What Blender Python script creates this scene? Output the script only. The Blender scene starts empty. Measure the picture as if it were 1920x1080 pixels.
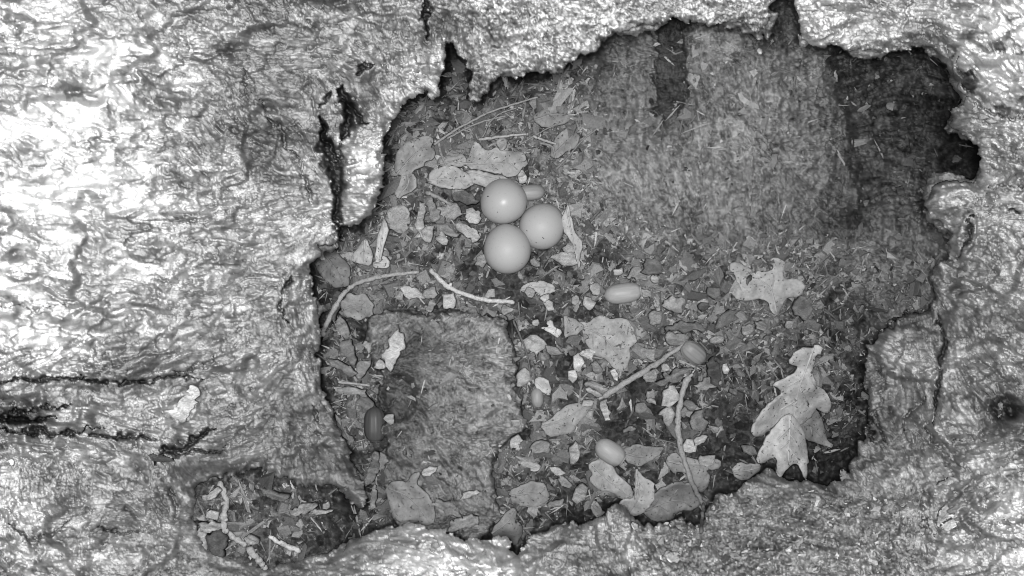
import bpy, math, random
import numpy as np
from mathutils import Vector, Matrix
from mathutils.geometry import delaunay_2d_cdt

random.seed(11)
RNG = np.random.default_rng(11)
SC = bpy.context.scene
COL = SC.collection

# ------------------------------------------------------------------ camera, light, exposure
H = 0.65                      # the nest camera looks straight down into the hollow from 65 cm
FPX = 1444.0                  # focal length in pixels of the 1920 px wide photograph
cam_d = bpy.data.cameras.new('nest_camera')
cam_d.sensor_width = 36.0
cam_d.lens = FPX / 1920.0 * 36.0
cam_d.clip_start = 0.01
cam_d.clip_end = 200.0
cam = bpy.data.objects.new('nest_camera', cam_d)
cam.location = (0, 0, H)
COL.objects.link(cam)
SC.camera = cam

world = bpy.data.worlds.new('World')
SC.world = world
world.use_nodes = True
wn, wl = world.node_tree.nodes, world.node_tree.links
sky = wn.new('ShaderNodeTexSky')
sky.sky_type = 'NISHITA'
sky.sun_disc = False
sky.sun_elevation = math.radians(1.0)
sky.sun_rotation = math.radians(200.0)
bw = wn.new('ShaderNodeRGBToBW')          # the camera sees infrared only: no colour
wl.new(sky.outputs[0], bw.inputs[0])
bg = wn['Background']
wl.new(bw.outputs[0], bg.inputs[0])
bg.inputs[1].default_value = 0.05

# night shot: the camera's own ring of infrared LEDs lights the hollow
lamp_d = bpy.data.lights.new('infrared_lamp', 'AREA')
lamp_d.shape = 'DISK'
lamp_d.size = 0.045
lamp_d.energy = 5.7
lamp = bpy.data.objects.new('infrared_lamp', lamp_d)
lamp.location = (-0.008, 0.006, H + 0.012)
COL.objects.link(lamp)

SC.cycles.pixel_filter_type = 'BLACKMAN_HARRIS'
SC.cycles.filter_width = 1.0
vs = SC.view_settings
vs.view_transform = 'Standard'
vs.look = 'None'
vs.exposure = 0.0
vs.gamma = 1.0
vs.use_curve_mapping = False

# ------------------------------------------------------------------ numeric helpers
def hash2(ix, iy, seed):
    h = (ix.astype(np.int64) * 374761393 + iy.astype(np.int64) * 668265263 + seed * 974634777) & 0xffffffff
    h = ((h ^ (h >> 13)) * 1274126177) & 0xffffffff
    h = h ^ (h >> 16)
    return (h & 0xffffff).astype(np.float32) / float(0xffffff)

def vnoise(x, y, seed=0):
    ix, iy = np.floor(x), np.floor(y)
    fx, fy = x - ix, y - iy
    fx = fx * fx * fx * (fx * (fx * 6 - 15) + 10)
    fy = fy * fy * fy * (fy * (fy * 6 - 15) + 10)
    a, b = hash2(ix, iy, seed), hash2(ix + 1, iy, seed)
    c, d = hash2(ix, iy + 1, seed), hash2(ix + 1, iy + 1, seed)
    return ((a * (1 - fx) + b * fx) * (1 - fy) + (c * (1 - fx) + d * fx) * fy) * 2 - 1

def fbm(x, y, seed=0, octv=4, gain=0.5):
    s, amp, tot = 0, 1.0, 0
    for k in range(octv):
        s = s + amp * vnoise(x * 2 ** k + 17.3 * k, y * 2 ** k - 9.1 * k, seed + k)
        tot += amp
        amp *= gain
    return s / tot

def cells(x, y, seed=0):
    """distance to nearest and second nearest feature point, and the cell's own random value"""
    ix, iy = np.floor(x), np.floor(y)
    f1 = np.full(x.shape, 9.0, np.float32)
    f2 = np.full(x.shape, 9.0, np.float32)
    idv = np.zeros(x.shape, np.float32)
    for dx in (-1, 0, 1):
        for dy in (-1, 0, 1):
            cx, cy = ix + dx, iy + dy
            d = np.hypot(cx + hash2(cx, cy, seed) - x, cy + hash2(cx, cy, seed + 5) - y)
            near = d < f1
            f2 = np.where(near, f1, np.minimum(f2, d))
            idv = np.where(near, hash2(cx, cy, seed + 9), idv)
            f1 = np.where(near, d, f1)
    return f1, f2, idv

def facets(x, y, seed, sx, sy, warp=.45, slope=.9, off=3.0):
    """broken flaky relief, in px of height: every flake is a tilted plane with its own level"""
    w1, w2 = fbm(x / sx * 1.3, y / sy * 1.3, seed + 1, 3), fbm(x / sx * 1.3, y / sy * 1.3, seed + 4, 3)
    u, v = x / sx + warp * w1 * 2, y / sy + warp * w2 * 2
    ix, iy = np.floor(u), np.floor(v)
    f1 = np.full(x.shape, 9.0, np.float32)
    h = np.zeros(x.shape, np.float32)
    for dx in (-1, 0, 1):
        for dy in (-1, 0, 1):
            cx, cy = ix + dx, iy + dy
            ax, ay = u - cx - hash2(cx, cy, seed), v - cy - hash2(cx, cy, seed + 5)
            d = np.hypot(ax, ay)
            hh = (hash2(cx, cy, seed + 9) - .5) * 2 * slope * ax * sx + (hash2(cx, cy, seed + 13) - .5) * 2 * slope * ay * sy + (hash2(cx, cy, seed + 17) - .5) * 2 * off
            near = d < f1
            h = np.where(near, hh, h)
            f1 = np.where(near, d, f1)
    return h

def smooth(a, b, x):
    t = np.clip((x - a) / (b - a), 0, 1)
    return t * t * (3 - 2 * t)

class TPS:
    """thin plate spline through (px, py, value) control points"""
    def __init__(self, pts, lam=0.002):
        p = np.array(pts, np.float64)
        self.c = p[:, :2] / 1000.0
        n = len(p)
        d2 = ((self.c[:, None] - self.c[None]) ** 2).sum(-1)
        K = 0.5 * d2 * np.log(d2 + 1e-12) + lam * np.eye(n)
        P = np.hstack([np.ones((n, 1)), self.c])
        A = np.zeros((n + 3, n + 3))
        A[:n, :n], A[:n, n:], A[n:, :n] = K, P, P.T
        self.w = np.linalg.solve(A, np.concatenate([p[:, 2], np.zeros(3)]))
    def __call__(self, x, y):
        x = np.asarray(x, np.float32) / 1000.0
        y = np.asarray(y, np.float32) / 1000.0
        n = len(self.c)
        out = self.w[n] + self.w[n + 1] * x + self.w[n + 2] * y
        for (cx, cy), w in zip(self.c, self.w[:n]):
            d2 = (x - cx) ** 2 + (y - cy) ** 2
            out = out + w * 0.5 * d2 * np.log(d2 + 1e-12)
        return out

def idw(pts, x, y, power=3.0, soft=40.0):
    num, den = 0, 0
    for px, py, v in pts:
        w = ((x - px) ** 2 + (y - py) ** 2 + soft * soft) ** (-power / 2)
        num = num + w * v
        den = den + w
    return num / den

def sdf(poly, x, y):
    """signed distance in px, negative inside"""
    p = np.array(poly, np.float32)
    q = np.roll(p, -1, 0)
    d = np.full(x.shape, 1e9, np.float32)
    inside = np.zeros(x.shape, bool)
    for (ax, ay), (bx, by) in zip(p, q):
        ex, ey = bx - ax, by - ay
        t = np.clip(((x - ax) * ex + (y - ay) * ey) / (ex * ex + ey * ey + 1e-9), 0, 1)
        d = np.minimum(d, (x - ax - t * ex) ** 2 + (y - ay - t * ey) ** 2)
        if abs(ey) > 1e-6:
            cr = ((ay > y) != (by > y)) & (x < ex * (y - ay) / ey + ax)
            inside ^= cr
    d = np.sqrt(d)
    return np.where(inside, -d, d)

def lic(noise, th, L=12, step=1.0):
    """smears noise along the direction field: wood fibres that follow the grain"""
    h, w = noise.shape
    yy, xx = np.mgrid[0:h, 0:w].astype(np.float32)
    acc = noise.copy()
    c, s = np.cos(th), np.sin(th)
    for sg in (1, -1):
        px, py = xx.copy(), yy.copy()
        for k in range(L):
            ix = np.clip(px, 0, w - 1).astype(np.int32)
            iy = np.clip(py, 0, h - 1).astype(np.int32)
            px += sg * step * c[iy, ix]
            py += sg * step * s[iy, ix]
            acc += noise[np.clip(py + .5, 0, h - 1).astype(np.int32), np.clip(px + .5, 0, w - 1).astype(np.int32)]
    acc -= acc.mean()
    return acc / acc.std()

def unproj(px, py, z):
    k = (H - z) / FPX
    return (px - 960.0) * k, (540.0 - py) * k

def mm_at(z):                       # metres per photo pixel at height z
    return (H - z) / FPX

# ------------------------------------------------------------------ mesh / object helpers
def tag(o, label=None, cat=None, group=None, kind=None):
    for k, v in (('label', label), ('category', cat), ('group', group), ('kind', kind)):
        if v:
            o[k] = v
    return o

def mesh_from(name, verts, faces, mat=None, tone=None, smooth_shade=True):
    """faces: (n,4) int array (a repeated last index = triangle not allowed) or list of tuples"""
    me = bpy.data.meshes.new(name)
    verts = np.asarray(verts, np.float32)
    if isinstance(faces, np.ndarray):
        n, k = faces.shape
        me.vertices.add(len(verts))
        me.vertices.foreach_set('co', verts.ravel())
        me.loops.add(n * k)
        me.loops.foreach_set('vertex_index', faces.astype(np.int32).ravel())
        me.polygons.add(n)
        me.polygons.foreach_set('loop_start', np.arange(0, n * k, k, dtype=np.int32))
        me.polygons.foreach_set('use_smooth', np.full(n, smooth_shade, bool))
        me.update(calc_edges=True)
    else:
        me.from_pydata([tuple(map(float, v)) for v in verts], [], faces)
        me.polygons.foreach_set('use_smooth', np.full(len(me.polygons), smooth_shade, bool))
        me.update()
    if tone is not None:
        at = me.attributes.new('tone', 'FLOAT', 'POINT')
        at.data.foreach_set('value', np.asarray(tone, np.float32).ravel())
    if mat:
        me.materials.append(mat)
    return me

def link(name, me, parent=None):
    o = bpy.data.objects.new(name, me)
    COL.objects.link(o)
    if parent:
        o.parent = parent
    return o

def empty(name, loc=(0, 0, 0)):
    o = bpy.data.objects.new(name, None)
    o.empty_display_size = 0.01
    o.location = loc
    COL.objects.link(o)
    return o

# ------------------------------------------------------------------ materials
def new_mat(name, rough=0.85, spec=0.25):
    m = bpy.data.materials.new(name)
    m.use_nodes = True
    nt = m.node_tree
    b = nt.nodes['Principled BSDF']
    b.inputs['Roughness'].default_value = rough
    b.inputs['Specular IOR Level'].default_value = spec
    return m, nt, b

def tone_mat(name, rough=0.9, spec=0.2, detail=1400.0, amount=0.5, bump=0.6, dist=0.0006, stretch=(1, 1, 1), attr=True, base=0.3, speck=0.0, rand=0.0):
    """grey reflectance from the 'tone' attribute (or a fixed base), broken up by noise in object space, with a noise bump"""
    m, nt, b = new_mat(name, rough, spec)
    N, L = nt.nodes.new, nt.links.new
    tc = N('ShaderNodeTexCoord')
    mp = N('ShaderNodeMapping')
    mp.inputs['Scale'].default_value = stretch
    L(tc.outputs['Object'], mp.inputs['Vector'])
    n1 = N('ShaderNodeTexNoise')
    n1.inputs['Scale'].default_value = detail
    n1.inputs['Detail'].default_value = 4
    n1.inputs['Roughness'].default_value = 0.7
    L(mp.outputs[0], n1.inputs['Vector'])
    mr = N('ShaderNodeMapRange')
    mr.inputs[1].default_value, mr.inputs[2].default_value = 0.28, 0.72
    mr.inputs[3].default_value, mr.inputs[4].default_value = 1 - amount, 1 + amount
    L(n1.outputs['Fac'], mr.inputs[0])
    mul = N('ShaderNodeMath'); mul.operation = 'MULTIPLY'
    L(mr.outputs[0], mul.inputs[1])
    if attr:
        a = N('ShaderNodeAttribute'); a.attribute_name = 'tone'
        L(a.outputs['Fac'], mul.inputs[0])
    else:
        mul.inputs[0].default_value = base
    out = mul.outputs[0]
    if rand:
        oi = N('ShaderNodeObjectInfo')
        m2 = N('ShaderNodeMapRange')
        m2.inputs[3].default_value, m2.inputs[4].default_value = 1 - rand, 1 + rand
        L(oi.outputs['Random'], m2.inputs[0])
        mu = N('ShaderNodeMath'); mu.operation = 'MULTIPLY'
        L(out, mu.inputs[0]); L(m2.outputs[0], mu.inputs[1])
        out = mu.outputs[0]
    if speck:
        n2 = N('ShaderNodeTexNoise')
        n2.inputs['Scale'].default_value = 420.0
        n2.inputs['Detail'].default_value = 2
        L(tc.outputs['Object'], n2.inputs['Vector'])
        m3 = N('ShaderNodeMapRange')
        m3.inputs[1].default_value, m3.inputs[2].default_value = 0.645, 0.685
        m3.inputs[3].default_value, m3.inputs[4].default_value = 1.0, 1 - speck
        L(n2.outputs['Fac'], m3.inputs[0])
        mu = N('ShaderNodeMath'); mu.operation = 'MULTIPLY'
        L(out, mu.inputs[0]); L(m3.outputs[0], mu.inputs[1])
        out = mu.outputs[0]
    cl = N('ShaderNodeClamp'); cl.inputs[1].default_value, cl.inputs[2].default_value = 0.012, 0.85
    L(out, cl.inputs[0])
    cc = N('ShaderNodeCombineColor')
    for i in range(3):
        L(cl.outputs[0], cc.inputs[i])
    L(cc.outputs[0], b.inputs['Base Color'])
    if bump:
        bp = N('ShaderNodeBump')
        bp.inputs['Strength'].default_value = bump
        bp.inputs['Distance'].default_value = dist
        L(n1.outputs['Fac'], bp.inputs['Height'])
        L(bp.outputs[0], b.inputs['Normal'])
    return m

M_WALL = tone_mat('rotten_wood', rough=1.0, spec=0.04, detail=1300, amount=0.22, bump=0.5, dist=0.0006)
M_FLOOR = tone_mat('nest_soil', detail=1700, amount=0.4, bump=0.7, dist=0.0008)
M_SLAB = tone_mat('spongy_wood', rough=1.0, spec=0.05, detail=1500, amount=0.3, bump=0.6, dist=0.0006)
M_CRUMB = tone_mat('crumb_wood', detail=900, amount=0.35, bump=0.5, dist=0.0004)
M_CHIP = tone_mat('chip_wood', detail=700, amount=0.5, bump=0.8, dist=0.0006, stretch=(1, 3, 1))
M_LEAF = tone_mat('dead_oak_leaf', rough=0.65, spec=0.25, detail=300, amount=0.22, bump=0.6, dist=0.0007, speck=0.75)
M_TWIG = tone_mat('twig_bark', detail=600, amount=0.35, bump=0.8, dist=0.0004, speck=0.4)
M_ACORN = tone_mat('acorn_shell', rough=0.5, spec=0.35, detail=330, amount=0.16, bump=0.15, dist=0.0003, stretch=(0.12, 1, 1))
M_EGG = tone_mat('egg_shell', rough=0.5, spec=0.22, detail=1600, amount=0.05, bump=0.06, dist=0.0001, attr=False, base=0.35, speck=.10)
M_EGG_GLOSSY = tone_mat('egg_shell_glossy', rough=0.36, spec=0.26, detail=1600, amount=0.05, bump=0.05, dist=0.0001, attr=False, base=0.345, speck=.10)

# ------------------------------------------------------------------ the pixel grid and the shape of the place
def axis(lo, hi, far_lo, far_hi, step):
    core = np.arange(lo, hi + 1, step, dtype=np.float32)
    grow = np.cumsum(step * 1.10 ** np.arange(1, 60))
    a = lo - grow[grow < lo - far_lo][::-1]
    b = hi + grow[grow < far_hi - hi]
    return np.concatenate([a, core, b]).astype(np.float32)

STEP = 1.9
GX = axis(-60, 1980, -620, 2540, STEP)
GY = axis(-50, 1130, -520, 1600, STEP)
X, Y = np.meshgrid(GX, GY)

RIM = [(600,705),(597,650),(602,620),(597,595),(590,555),(583,512),(590,490),(602,474),(597,461),(631,464),(637,444),(634,418),
 (640,424),(655,431),(674,425),(692,404),(709,384),(714,358),(721,330),(726,300),(722,270),(726,240),(735,225),(745,205),(765,195),(785,182),(800,174),
 (812,185),(823,180),(828,150),(833,110),(836,86),(850,78),(862,105),(874,115),(880,140),(877,165),(880,186),(890,195),(902,190),(915,172),(925,155),
 (940,148),(975,142),(1000,138),(1040,136),(1057,134),(1080,110),(1110,90),(1150,65),(1190,50),(1225,45),(1262,36),(1280,42),(1287,57),(1297,40),(1320,45),
 (1350,50),(1390,42),(1402,56),(1420,60),(1437,52),(1443,38),(1449,8),(1462,-14),(1485,-6),(1497,30),(1503,72),(1522,86),(1545,97),(1575,89),(1612,98),(1650,97),
 (1700,90),(1730,92),(1760,104),(1788,106),(1783,140),(1797,158),(1812,180),(1806,196),(1786,205),(1780,236),(1802,256),(1835,275),(1841,300),(1838,325),
 (1826,344),(1790,338),(1748,345),(1738,372),(1741,402),(1766,425),(1784,440),(1787,462),(1772,490),(1752,505),(1746,560),(1738,577),(1700,585),(1666,605),(1645,625),
 (1638,643),(1620,642),(1622,690),(1626,740),(1622,800),(1610,852),(1588,893),(1560,904),(1530,897),(1500,908),(1468,895),(1440,880),(1412,893),(1380,920),(1345,928),(1325,948),
 (1318,990),(1303,985),(1280,972),(1232,986),(1195,972),(1178,952),(1160,943),(1143,947),(1130,966),(1112,976),(1088,980),(1058,976),(1030,986),(1002,1002),
 (985,1022),(968,1042),(957,1030),(950,1009),(938,1008),(905,1012),(862,1002),(830,992),(792,986),(768,979),(740,984),(702,990),(680,1001),(655,1015),
 (600,1042),(560,1052),(505,1066),(460,1052),(402,1036),(376,1010),(364,970),(368,922),(390,902),(430,890),(482,880),(530,900),(580,915),(622,905),
 (650,932),(680,962),(692,940),(682,900),(657,842),(640,800),(622,762),(603,725)]

SLAB = [(690,603),(705,590),(722,584),(772,582),(800,591),(830,584),(862,582),(900,592),(930,594),(955,604),(958,640),(967,665),(970,720),(977,768),(988,800),(962,815),(942,838),(926,870),(930,922),(934,975),(915,1015),
 (860,1012),(800,1000),(745,990),(722,930),(735,890),(716,860),(722,800),(708,752),(716,705),(692,692),(684,652)]
SLAB0 = SLAB
WALL_PTS = [(600,300,.20),(600,500,.17),(590,650,.13),(640,800,.07),(680,930,.035),(650,400,.19),(700,300,.20),
 (300,100,.30),(300,400,.30),(300,650,.26),(0,0,.345),(0,400,.36),(0,700,.33),(0,1000,.28),(250,800,.23),(300,950,.20),(450,850,.16),(550,750,.12),
 (360,1000,.15),(500,1075,.16),(600,1070,.17),(800,1010,.19),(800,1080,.22),(950,1050,.2),(1000,1030,.12),(1150,970,.13),(1000,1080,.18),(1300,1005,.12),
 (1300,1080,.17),(1500,930,.09),(1500,1060,.18),(1620,870,.08),(1640,660,.06),(1700,650,.10),(1760,520,.10),(1770,600,.12),(1760,800,.14),(1700,900,.15),(1700,1060,.22),
 (1850,900,.24),(1920,800,.26),(1920,1080,.30),(1900,600,.22),(1830,500,.17),(1780,420,.20),(1850,400,.22),(1850,300,.22),(1800,220,.20),(1920,250,.28),(1850,100,.31),
 (1700,80,.24),(1550,80,.24),(1600,0,.28),(1900,0,.345),(1400,40,.25),(1250,30,.25),(1300,-60,.3),(1050,120,.24),(1000,0,.29),(885,180,.2),(830,0,.26),(780,150,.22),
 (700,100,.24),(740,220,.2),(500,200,.24),(450,0,.3)]
FLOOR_PTS = [(920,430,-.004),(1170,560,0),(1300,700,0),(800,600,0),(1100,850,0),(700,700,-.01),(620,600,-.012),(640,500,-.012),(850,250,0),(800,200,-.02),(850,120,-.05),
 (1000,170,0),(1100,300,.012),(1150,200,.045),(1300,400,.012),(1300,250,.05),(1300,60,.11),(1450,100,.10),(1500,250,.06),(1560,300,.04),(1640,250,.0),(1700,250,-.03),
 (1780,250,-.06),(1830,300,-.08),(1600,410,.0),(1700,400,.0),(1700,500,.02),(1600,550,0),(1560,700,-.02),(1580,800,-.045),(1550,870,-.055),(1450,840,-.015),(1440,540,0),
 (1300,940,-.02),(1100,950,-.02),(900,960,0),(850,1010,-.01),(660,960,0),(500,950,.105),(430,1000,.115),(600,1000,.08),(400,930,.13),(500,1030,.115),(1040,430,.0),(960,300,.0),(760,300,-.005),(740,420,-.008)]
wall_tps, floor_tps = TPS(WALL_PTS), TPS(FLOOR_PTS)

# direction of the grain, degrees in picture axes (0 = across, 90 = up and down)
GRAIN = [(0,100,20),(150,300,10),(300,60,35),(450,150,35),(560,100,25),(650,100,50),(600,250,75),(690,320,-10),(100,500,0),(300,520,0),(450,500,-8),(560,420,-5),(570,600,85),
 (100,720,-15),(300,700,-12),(450,680,-20),(250,780,-8),(100,780,0),(450,800,-30),(550,800,70),(620,850,65),(100,900,80),(300,900,50),(200,1000,0),(450,950,-20),(600,1000,-25),
 (750,1020,-10),(850,1060,60),(1000,1060,-30),(1150,1000,80),(1350,1000,20),(1550,1000,15),(1700,950,80),(1640,750,80),(1680,650,30),(1750,720,60),(1760,560,85),(1850,550,35),
 (1800,800,40),(1880,900,-30),(1850,1030,0),(1820,400,-30),(1780,380,-15),(1850,300,-5),(1880,150,60),(1800,60,20),(1600,60,-15),(1700,60,10),(1350,20,0),(1150,30,40),(950,60,70),
 (1000,100,30),(880,160,80),(780,120,60),
 (1300,300,90),(1200,200,10),(1150,150,-30),(1380,200,85),(1450,350,60),(1500,200,15),(1300,450,60),(1650,200,-5),(1700,300,5),(1600,450,20),(1700,520,30)]
g2 = [(a, b, math.cos(math.radians(2 * t))) for a, b, t in GRAIN]
g3 = [(a, b, math.sin(math.radians(2 * t))) for a, b, t in GRAIN]
wx = X + 60 * fbm(X / 160, Y / 160, 71, 3)
wy = Y + 60 * fbm(X / 160, Y / 160, 81, 3)
TH = 0.5 * np.arctan2(idw(g3, wx, wy), idw(g2, wx, wy)) + 0.9 * fbm(X / 90, Y / 90, 91, 3)

white = RNG.standard_normal(X.shape).astype(np.float32)
def blur(a, n):
    for _ in range(n):
        a = (a + np.roll(a, 1, 0) + np.roll(a, -1, 0) + np.roll(a, 1, 1) + np.roll(a, -1, 1)) / 5
    return a
FIB1 = lic(white, TH, 5)                        # fine fibres
FIB2 = lic(blur(RNG.standard_normal(X.shape).astype(np.float32), 3), TH, 8)     # strands
FIB3 = lic(blur(RNG.standard_normal(X.shape).astype(np.float32), 20), TH, 14, 1.2)    # plates and ridges
FLK = lic(blur(RNG.standard_normal(X.shape).astype(np.float32), 10), TH, 9)      # flakes
FLK2 = lic(blur(RNG.standard_normal(X.shape).astype(np.float32), 5), TH, 5)
def seams(v, w):
    return np.exp(-(v / w) ** 2)
GRIT = blur(RNG.standard_normal(X.shape).astype(np.float32), 1)
GRIT /= GRIT.std()
GRIT2 = blur(RNG.standard_normal(X.shape).astype(np.float32), 6)
GRIT2 /= GRIT2.std()

def terr2(v, n=1.6, edge=0.2):
    t = v * n
    f = np.floor(t)
    return (f + smooth(1 - edge, 1, t - f)) / n

def terrace(v, n, edge=0.12):
    t = v * n
    f = np.floor(t)
    return (f + smooth(1 - edge, 1, t - f)) / n

def blob(cx, cy, rx, ry, ang=0):
    c, s = math.cos(math.radians(ang)), math.sin(math.radians(ang))
    dx, dy = X - cx, Y - cy
    u, v = (dx * c + dy * s) / rx, (-dx * s + dy * c) / ry
    return u * u + v * v

# ---- walls
D = sdf(RIM, X, Y)                                   # > 0 on the wood
rag = 9.0 * fbm(X / 30, Y / 30, 3, 3) + 4.0 * fbm(X / 9, Y / 9, 4, 2) + 2.0 * np.clip(terr2(FLK), -2, 2)
D = D + rag
WZ0 = wall_tps(X, Y)
WZ0 = np.where(WZ0 > .30, .30 + .10 * np.tanh((WZ0 - .30) / .10), WZ0)
plates = terrace(0.5 + 0.5 * fbm((X * .6 + 40 * FIB3) / 120, Y / 55, 21, 3), 7)
soft = np.clip(smooth(520, 120, X + 60 * fbm(X / 90, Y / 90, 38, 2)) * smooth(760, 600, Y) + smooth(1.3, .6, blob(1870, 110, 90, 110)), 0, 1)              # pale smeared face at the left, out of focus and smooth
crumbly = np.clip(smooth(1150, 1300, X) * smooth(900, 960, Y) * smooth(1800, 1680, X) + smooth(380, 330, Y - 0 * X) * 0, 0, 1)
top_lip = smooth(800, 880, X) * smooth(1500, 1440, X) * smooth(260, 200, Y)
WZ = WZ0 + (plates - .5) * .022 * (1 - .7 * top_lip) * (1 - .8 * crumbly)
WZ += FIB3 * .0012 * (1 - .6 * crumbly)
MM = .00031
FL = blur(facets(X, Y, 491, 170, 95, .4, .75, 4), 14)
worn = .25 + .75 * smooth(-.2, .15, fbm(X / 110, Y / 80, 43, 3))
FA = blur(facets(X + 3 * FIB3, Y, 501, 80, 38, .32, .62, 5), 2)
FB = facets(X + 4 * FIB3, Y + FLK, 521, 34, 17, .35, .75, 3.5)
FC = facets(X + 2 * FLK, Y, 541, 14, 9, .5, .95, 1.8)
gent = 1 - .55 * top_lip
WZ += MM * (FL * (1 - .5 * top_lip - .4 * crumbly) * smooth(6, 60, D) + FA * gent + blur(FB, 1) * (1 - .5 * soft) * gent * (1 - .4 * crumbly) + FC * worn * (1 - .85 * soft) * (.75 + .6 * crumbly))
WZ += terr2(FLK) * .0009 * (1 - .5 * crumbly) * (1 - .3 * soft)
WZ += FIB2 * .0004 * (1 - .75 * soft) * (1 - .5 * crumbly)
WZ += FIB1 * .00025 * (1 - .85 * soft)
sm = smooth(-.1, .25, fbm(X / 70, Y / 70, 34, 3))
sk = smooth(-.2, .2, fbm(X / 45, Y / 45, 37, 3))
WZ -= seams(FLK + .3, .16) * .0060 * (1 - .75 * soft) * (.3 + .7 * sm) + seams(FLK2, .30) * .0042 * worn * (1 - soft) * (.3 + .7 * sk)
WZ -= seams(fbm((X + 20 * FIB3) / 95, (Y + 10 * FIB3) / 60, 35, 4), .012) * .0035 * (1 - .8 * soft)
WZ += GRIT2 * (.0012 * crumbly + .0011 * top_lip + .0003)
WZ += GRIT * (.0006 * crumbly + .0007 * top_lip + .00015)
WZ += .011 * fbm(X / 70, Y / 60, 33, 4)
f1, f2, cid = cells(X / 17 + .5 * FIB3, Y / 13, 44)
WZ += crumbly * (cid - .5) * .006 * smooth(0, .25, f2 - f1)
# long cracks through the wood
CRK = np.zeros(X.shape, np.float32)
def crack(pts, width, depth, seed):
    global WZ, CRK
    d = np.full(X.shape, 1e9, np.float32)
    jx = X + 16 * fbm(X / 34, Y / 34, seed, 3) + 6 * fbm(X / 9, Y / 9, seed + 11, 2)
    jy = Y + 16 * fbm(X / 34, Y / 34, seed + 7, 3) + 6 * fbm(X / 9, Y / 9, seed + 17, 2)
    n = len(pts) - 1
    for i, ((ax, ay), (bx, by)) in enumerate(zip(pts[:-1], pts[1:])):
        ex, ey = bx - ax, by - ay
        t = np.clip(((jx - ax) * ex + (jy - ay) * ey) / (ex * ex + ey * ey), 0, 1)
        wd = width * (.12 + .88 * np.sin(np.pi * np.clip((i + t) / n * .9 + .08, 0, 1)))
        d = np.minimum(d, np.hypot(jx - ax - t * ex, jy - ay - t * ey) / wd)
    d = d / (1 + .8 * fbm(X / 14, Y / 14, seed + 3, 3))
    WZ -= 2.6 * depth * np.clip(1 - d, 0, 1)
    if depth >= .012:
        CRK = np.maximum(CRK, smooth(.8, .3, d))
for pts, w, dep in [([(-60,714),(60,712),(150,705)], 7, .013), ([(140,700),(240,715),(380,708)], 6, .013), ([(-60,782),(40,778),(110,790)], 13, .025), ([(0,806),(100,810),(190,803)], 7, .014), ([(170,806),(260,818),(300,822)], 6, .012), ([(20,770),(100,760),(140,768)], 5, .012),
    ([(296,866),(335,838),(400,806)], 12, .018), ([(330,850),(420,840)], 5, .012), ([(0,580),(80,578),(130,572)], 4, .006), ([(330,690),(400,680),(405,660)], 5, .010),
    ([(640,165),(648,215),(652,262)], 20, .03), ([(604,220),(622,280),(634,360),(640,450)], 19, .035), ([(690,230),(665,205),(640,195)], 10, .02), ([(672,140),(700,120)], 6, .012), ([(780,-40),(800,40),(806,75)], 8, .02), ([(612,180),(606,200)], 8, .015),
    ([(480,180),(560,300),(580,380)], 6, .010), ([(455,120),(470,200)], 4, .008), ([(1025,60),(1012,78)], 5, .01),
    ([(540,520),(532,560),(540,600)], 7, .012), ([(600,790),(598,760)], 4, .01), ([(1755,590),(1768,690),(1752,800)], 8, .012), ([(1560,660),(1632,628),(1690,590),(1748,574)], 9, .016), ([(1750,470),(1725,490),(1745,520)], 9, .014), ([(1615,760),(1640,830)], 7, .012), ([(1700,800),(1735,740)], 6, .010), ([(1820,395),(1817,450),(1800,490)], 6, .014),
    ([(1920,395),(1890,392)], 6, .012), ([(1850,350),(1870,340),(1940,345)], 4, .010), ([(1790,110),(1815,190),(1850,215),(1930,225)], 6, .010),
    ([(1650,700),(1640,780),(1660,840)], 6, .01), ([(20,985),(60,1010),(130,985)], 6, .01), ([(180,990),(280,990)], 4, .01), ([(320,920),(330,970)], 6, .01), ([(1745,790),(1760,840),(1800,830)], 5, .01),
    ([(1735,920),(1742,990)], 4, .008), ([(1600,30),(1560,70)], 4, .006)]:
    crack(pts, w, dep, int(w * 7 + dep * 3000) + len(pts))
# bulges and the knot hole
for cx, cy, rx, ry, a, hgt in [(1700,662,62,52,0,.022), (1795,790,48,55,0,.016), (1150,990,36,50,0,.022), (1690,690,30,24,0,.006), (1860,110,75,75,0,.016), (960,70,90,60,0,.01), (1830,430,60,40,-40,.01),
    (30,975,58,45,0,.010), (60,1050,70,40,0,.012), (190,1060,90,50,0,.014), (570,560,28,70,0,.010), (684,310,40,112,10,.020), (490,260,34,70,10,-.016), (1812,440,18,48,15,.016), (1790,375,52,36,0,.010), (300,685,110,24,-8,.010), (340,760,40,35,-40,.012), (220,690,150,24,-12,.008), (850,1040,120,30,5,.010), (1600,70,80,40,0,.01)]:
    q = blob(cx, cy, rx, ry, a) * (1 + .35 * fbm(X / 22, Y / 22, cx, 3))
    WZ += hgt * smooth(1.15, .55, q)
knot = np.clip(1.25 - np.sqrt(np.maximum(blob(1886, 768, 27, 24, 10) + .3 * fbm(X / 12, Y / 12, 8, 3), 0)), 0, 1)
WZ -= .040 * knot
pk = smooth(690, 650, X) * smooth(850, 890, Y)
WZ -= pk * .75 * np.exp(-np.clip(D, 0, 200) / 30.0) * np.maximum(WZ - floor_tps(X, Y) - .008, 0)
WZ -= .010 * np.exp(-np.clip(D, 0, 99) / 4.5) + .009 * np.exp(-np.clip(D, 0, 99) / 20.0) * (1 - .6 * top_lip)        # rounded lip

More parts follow.
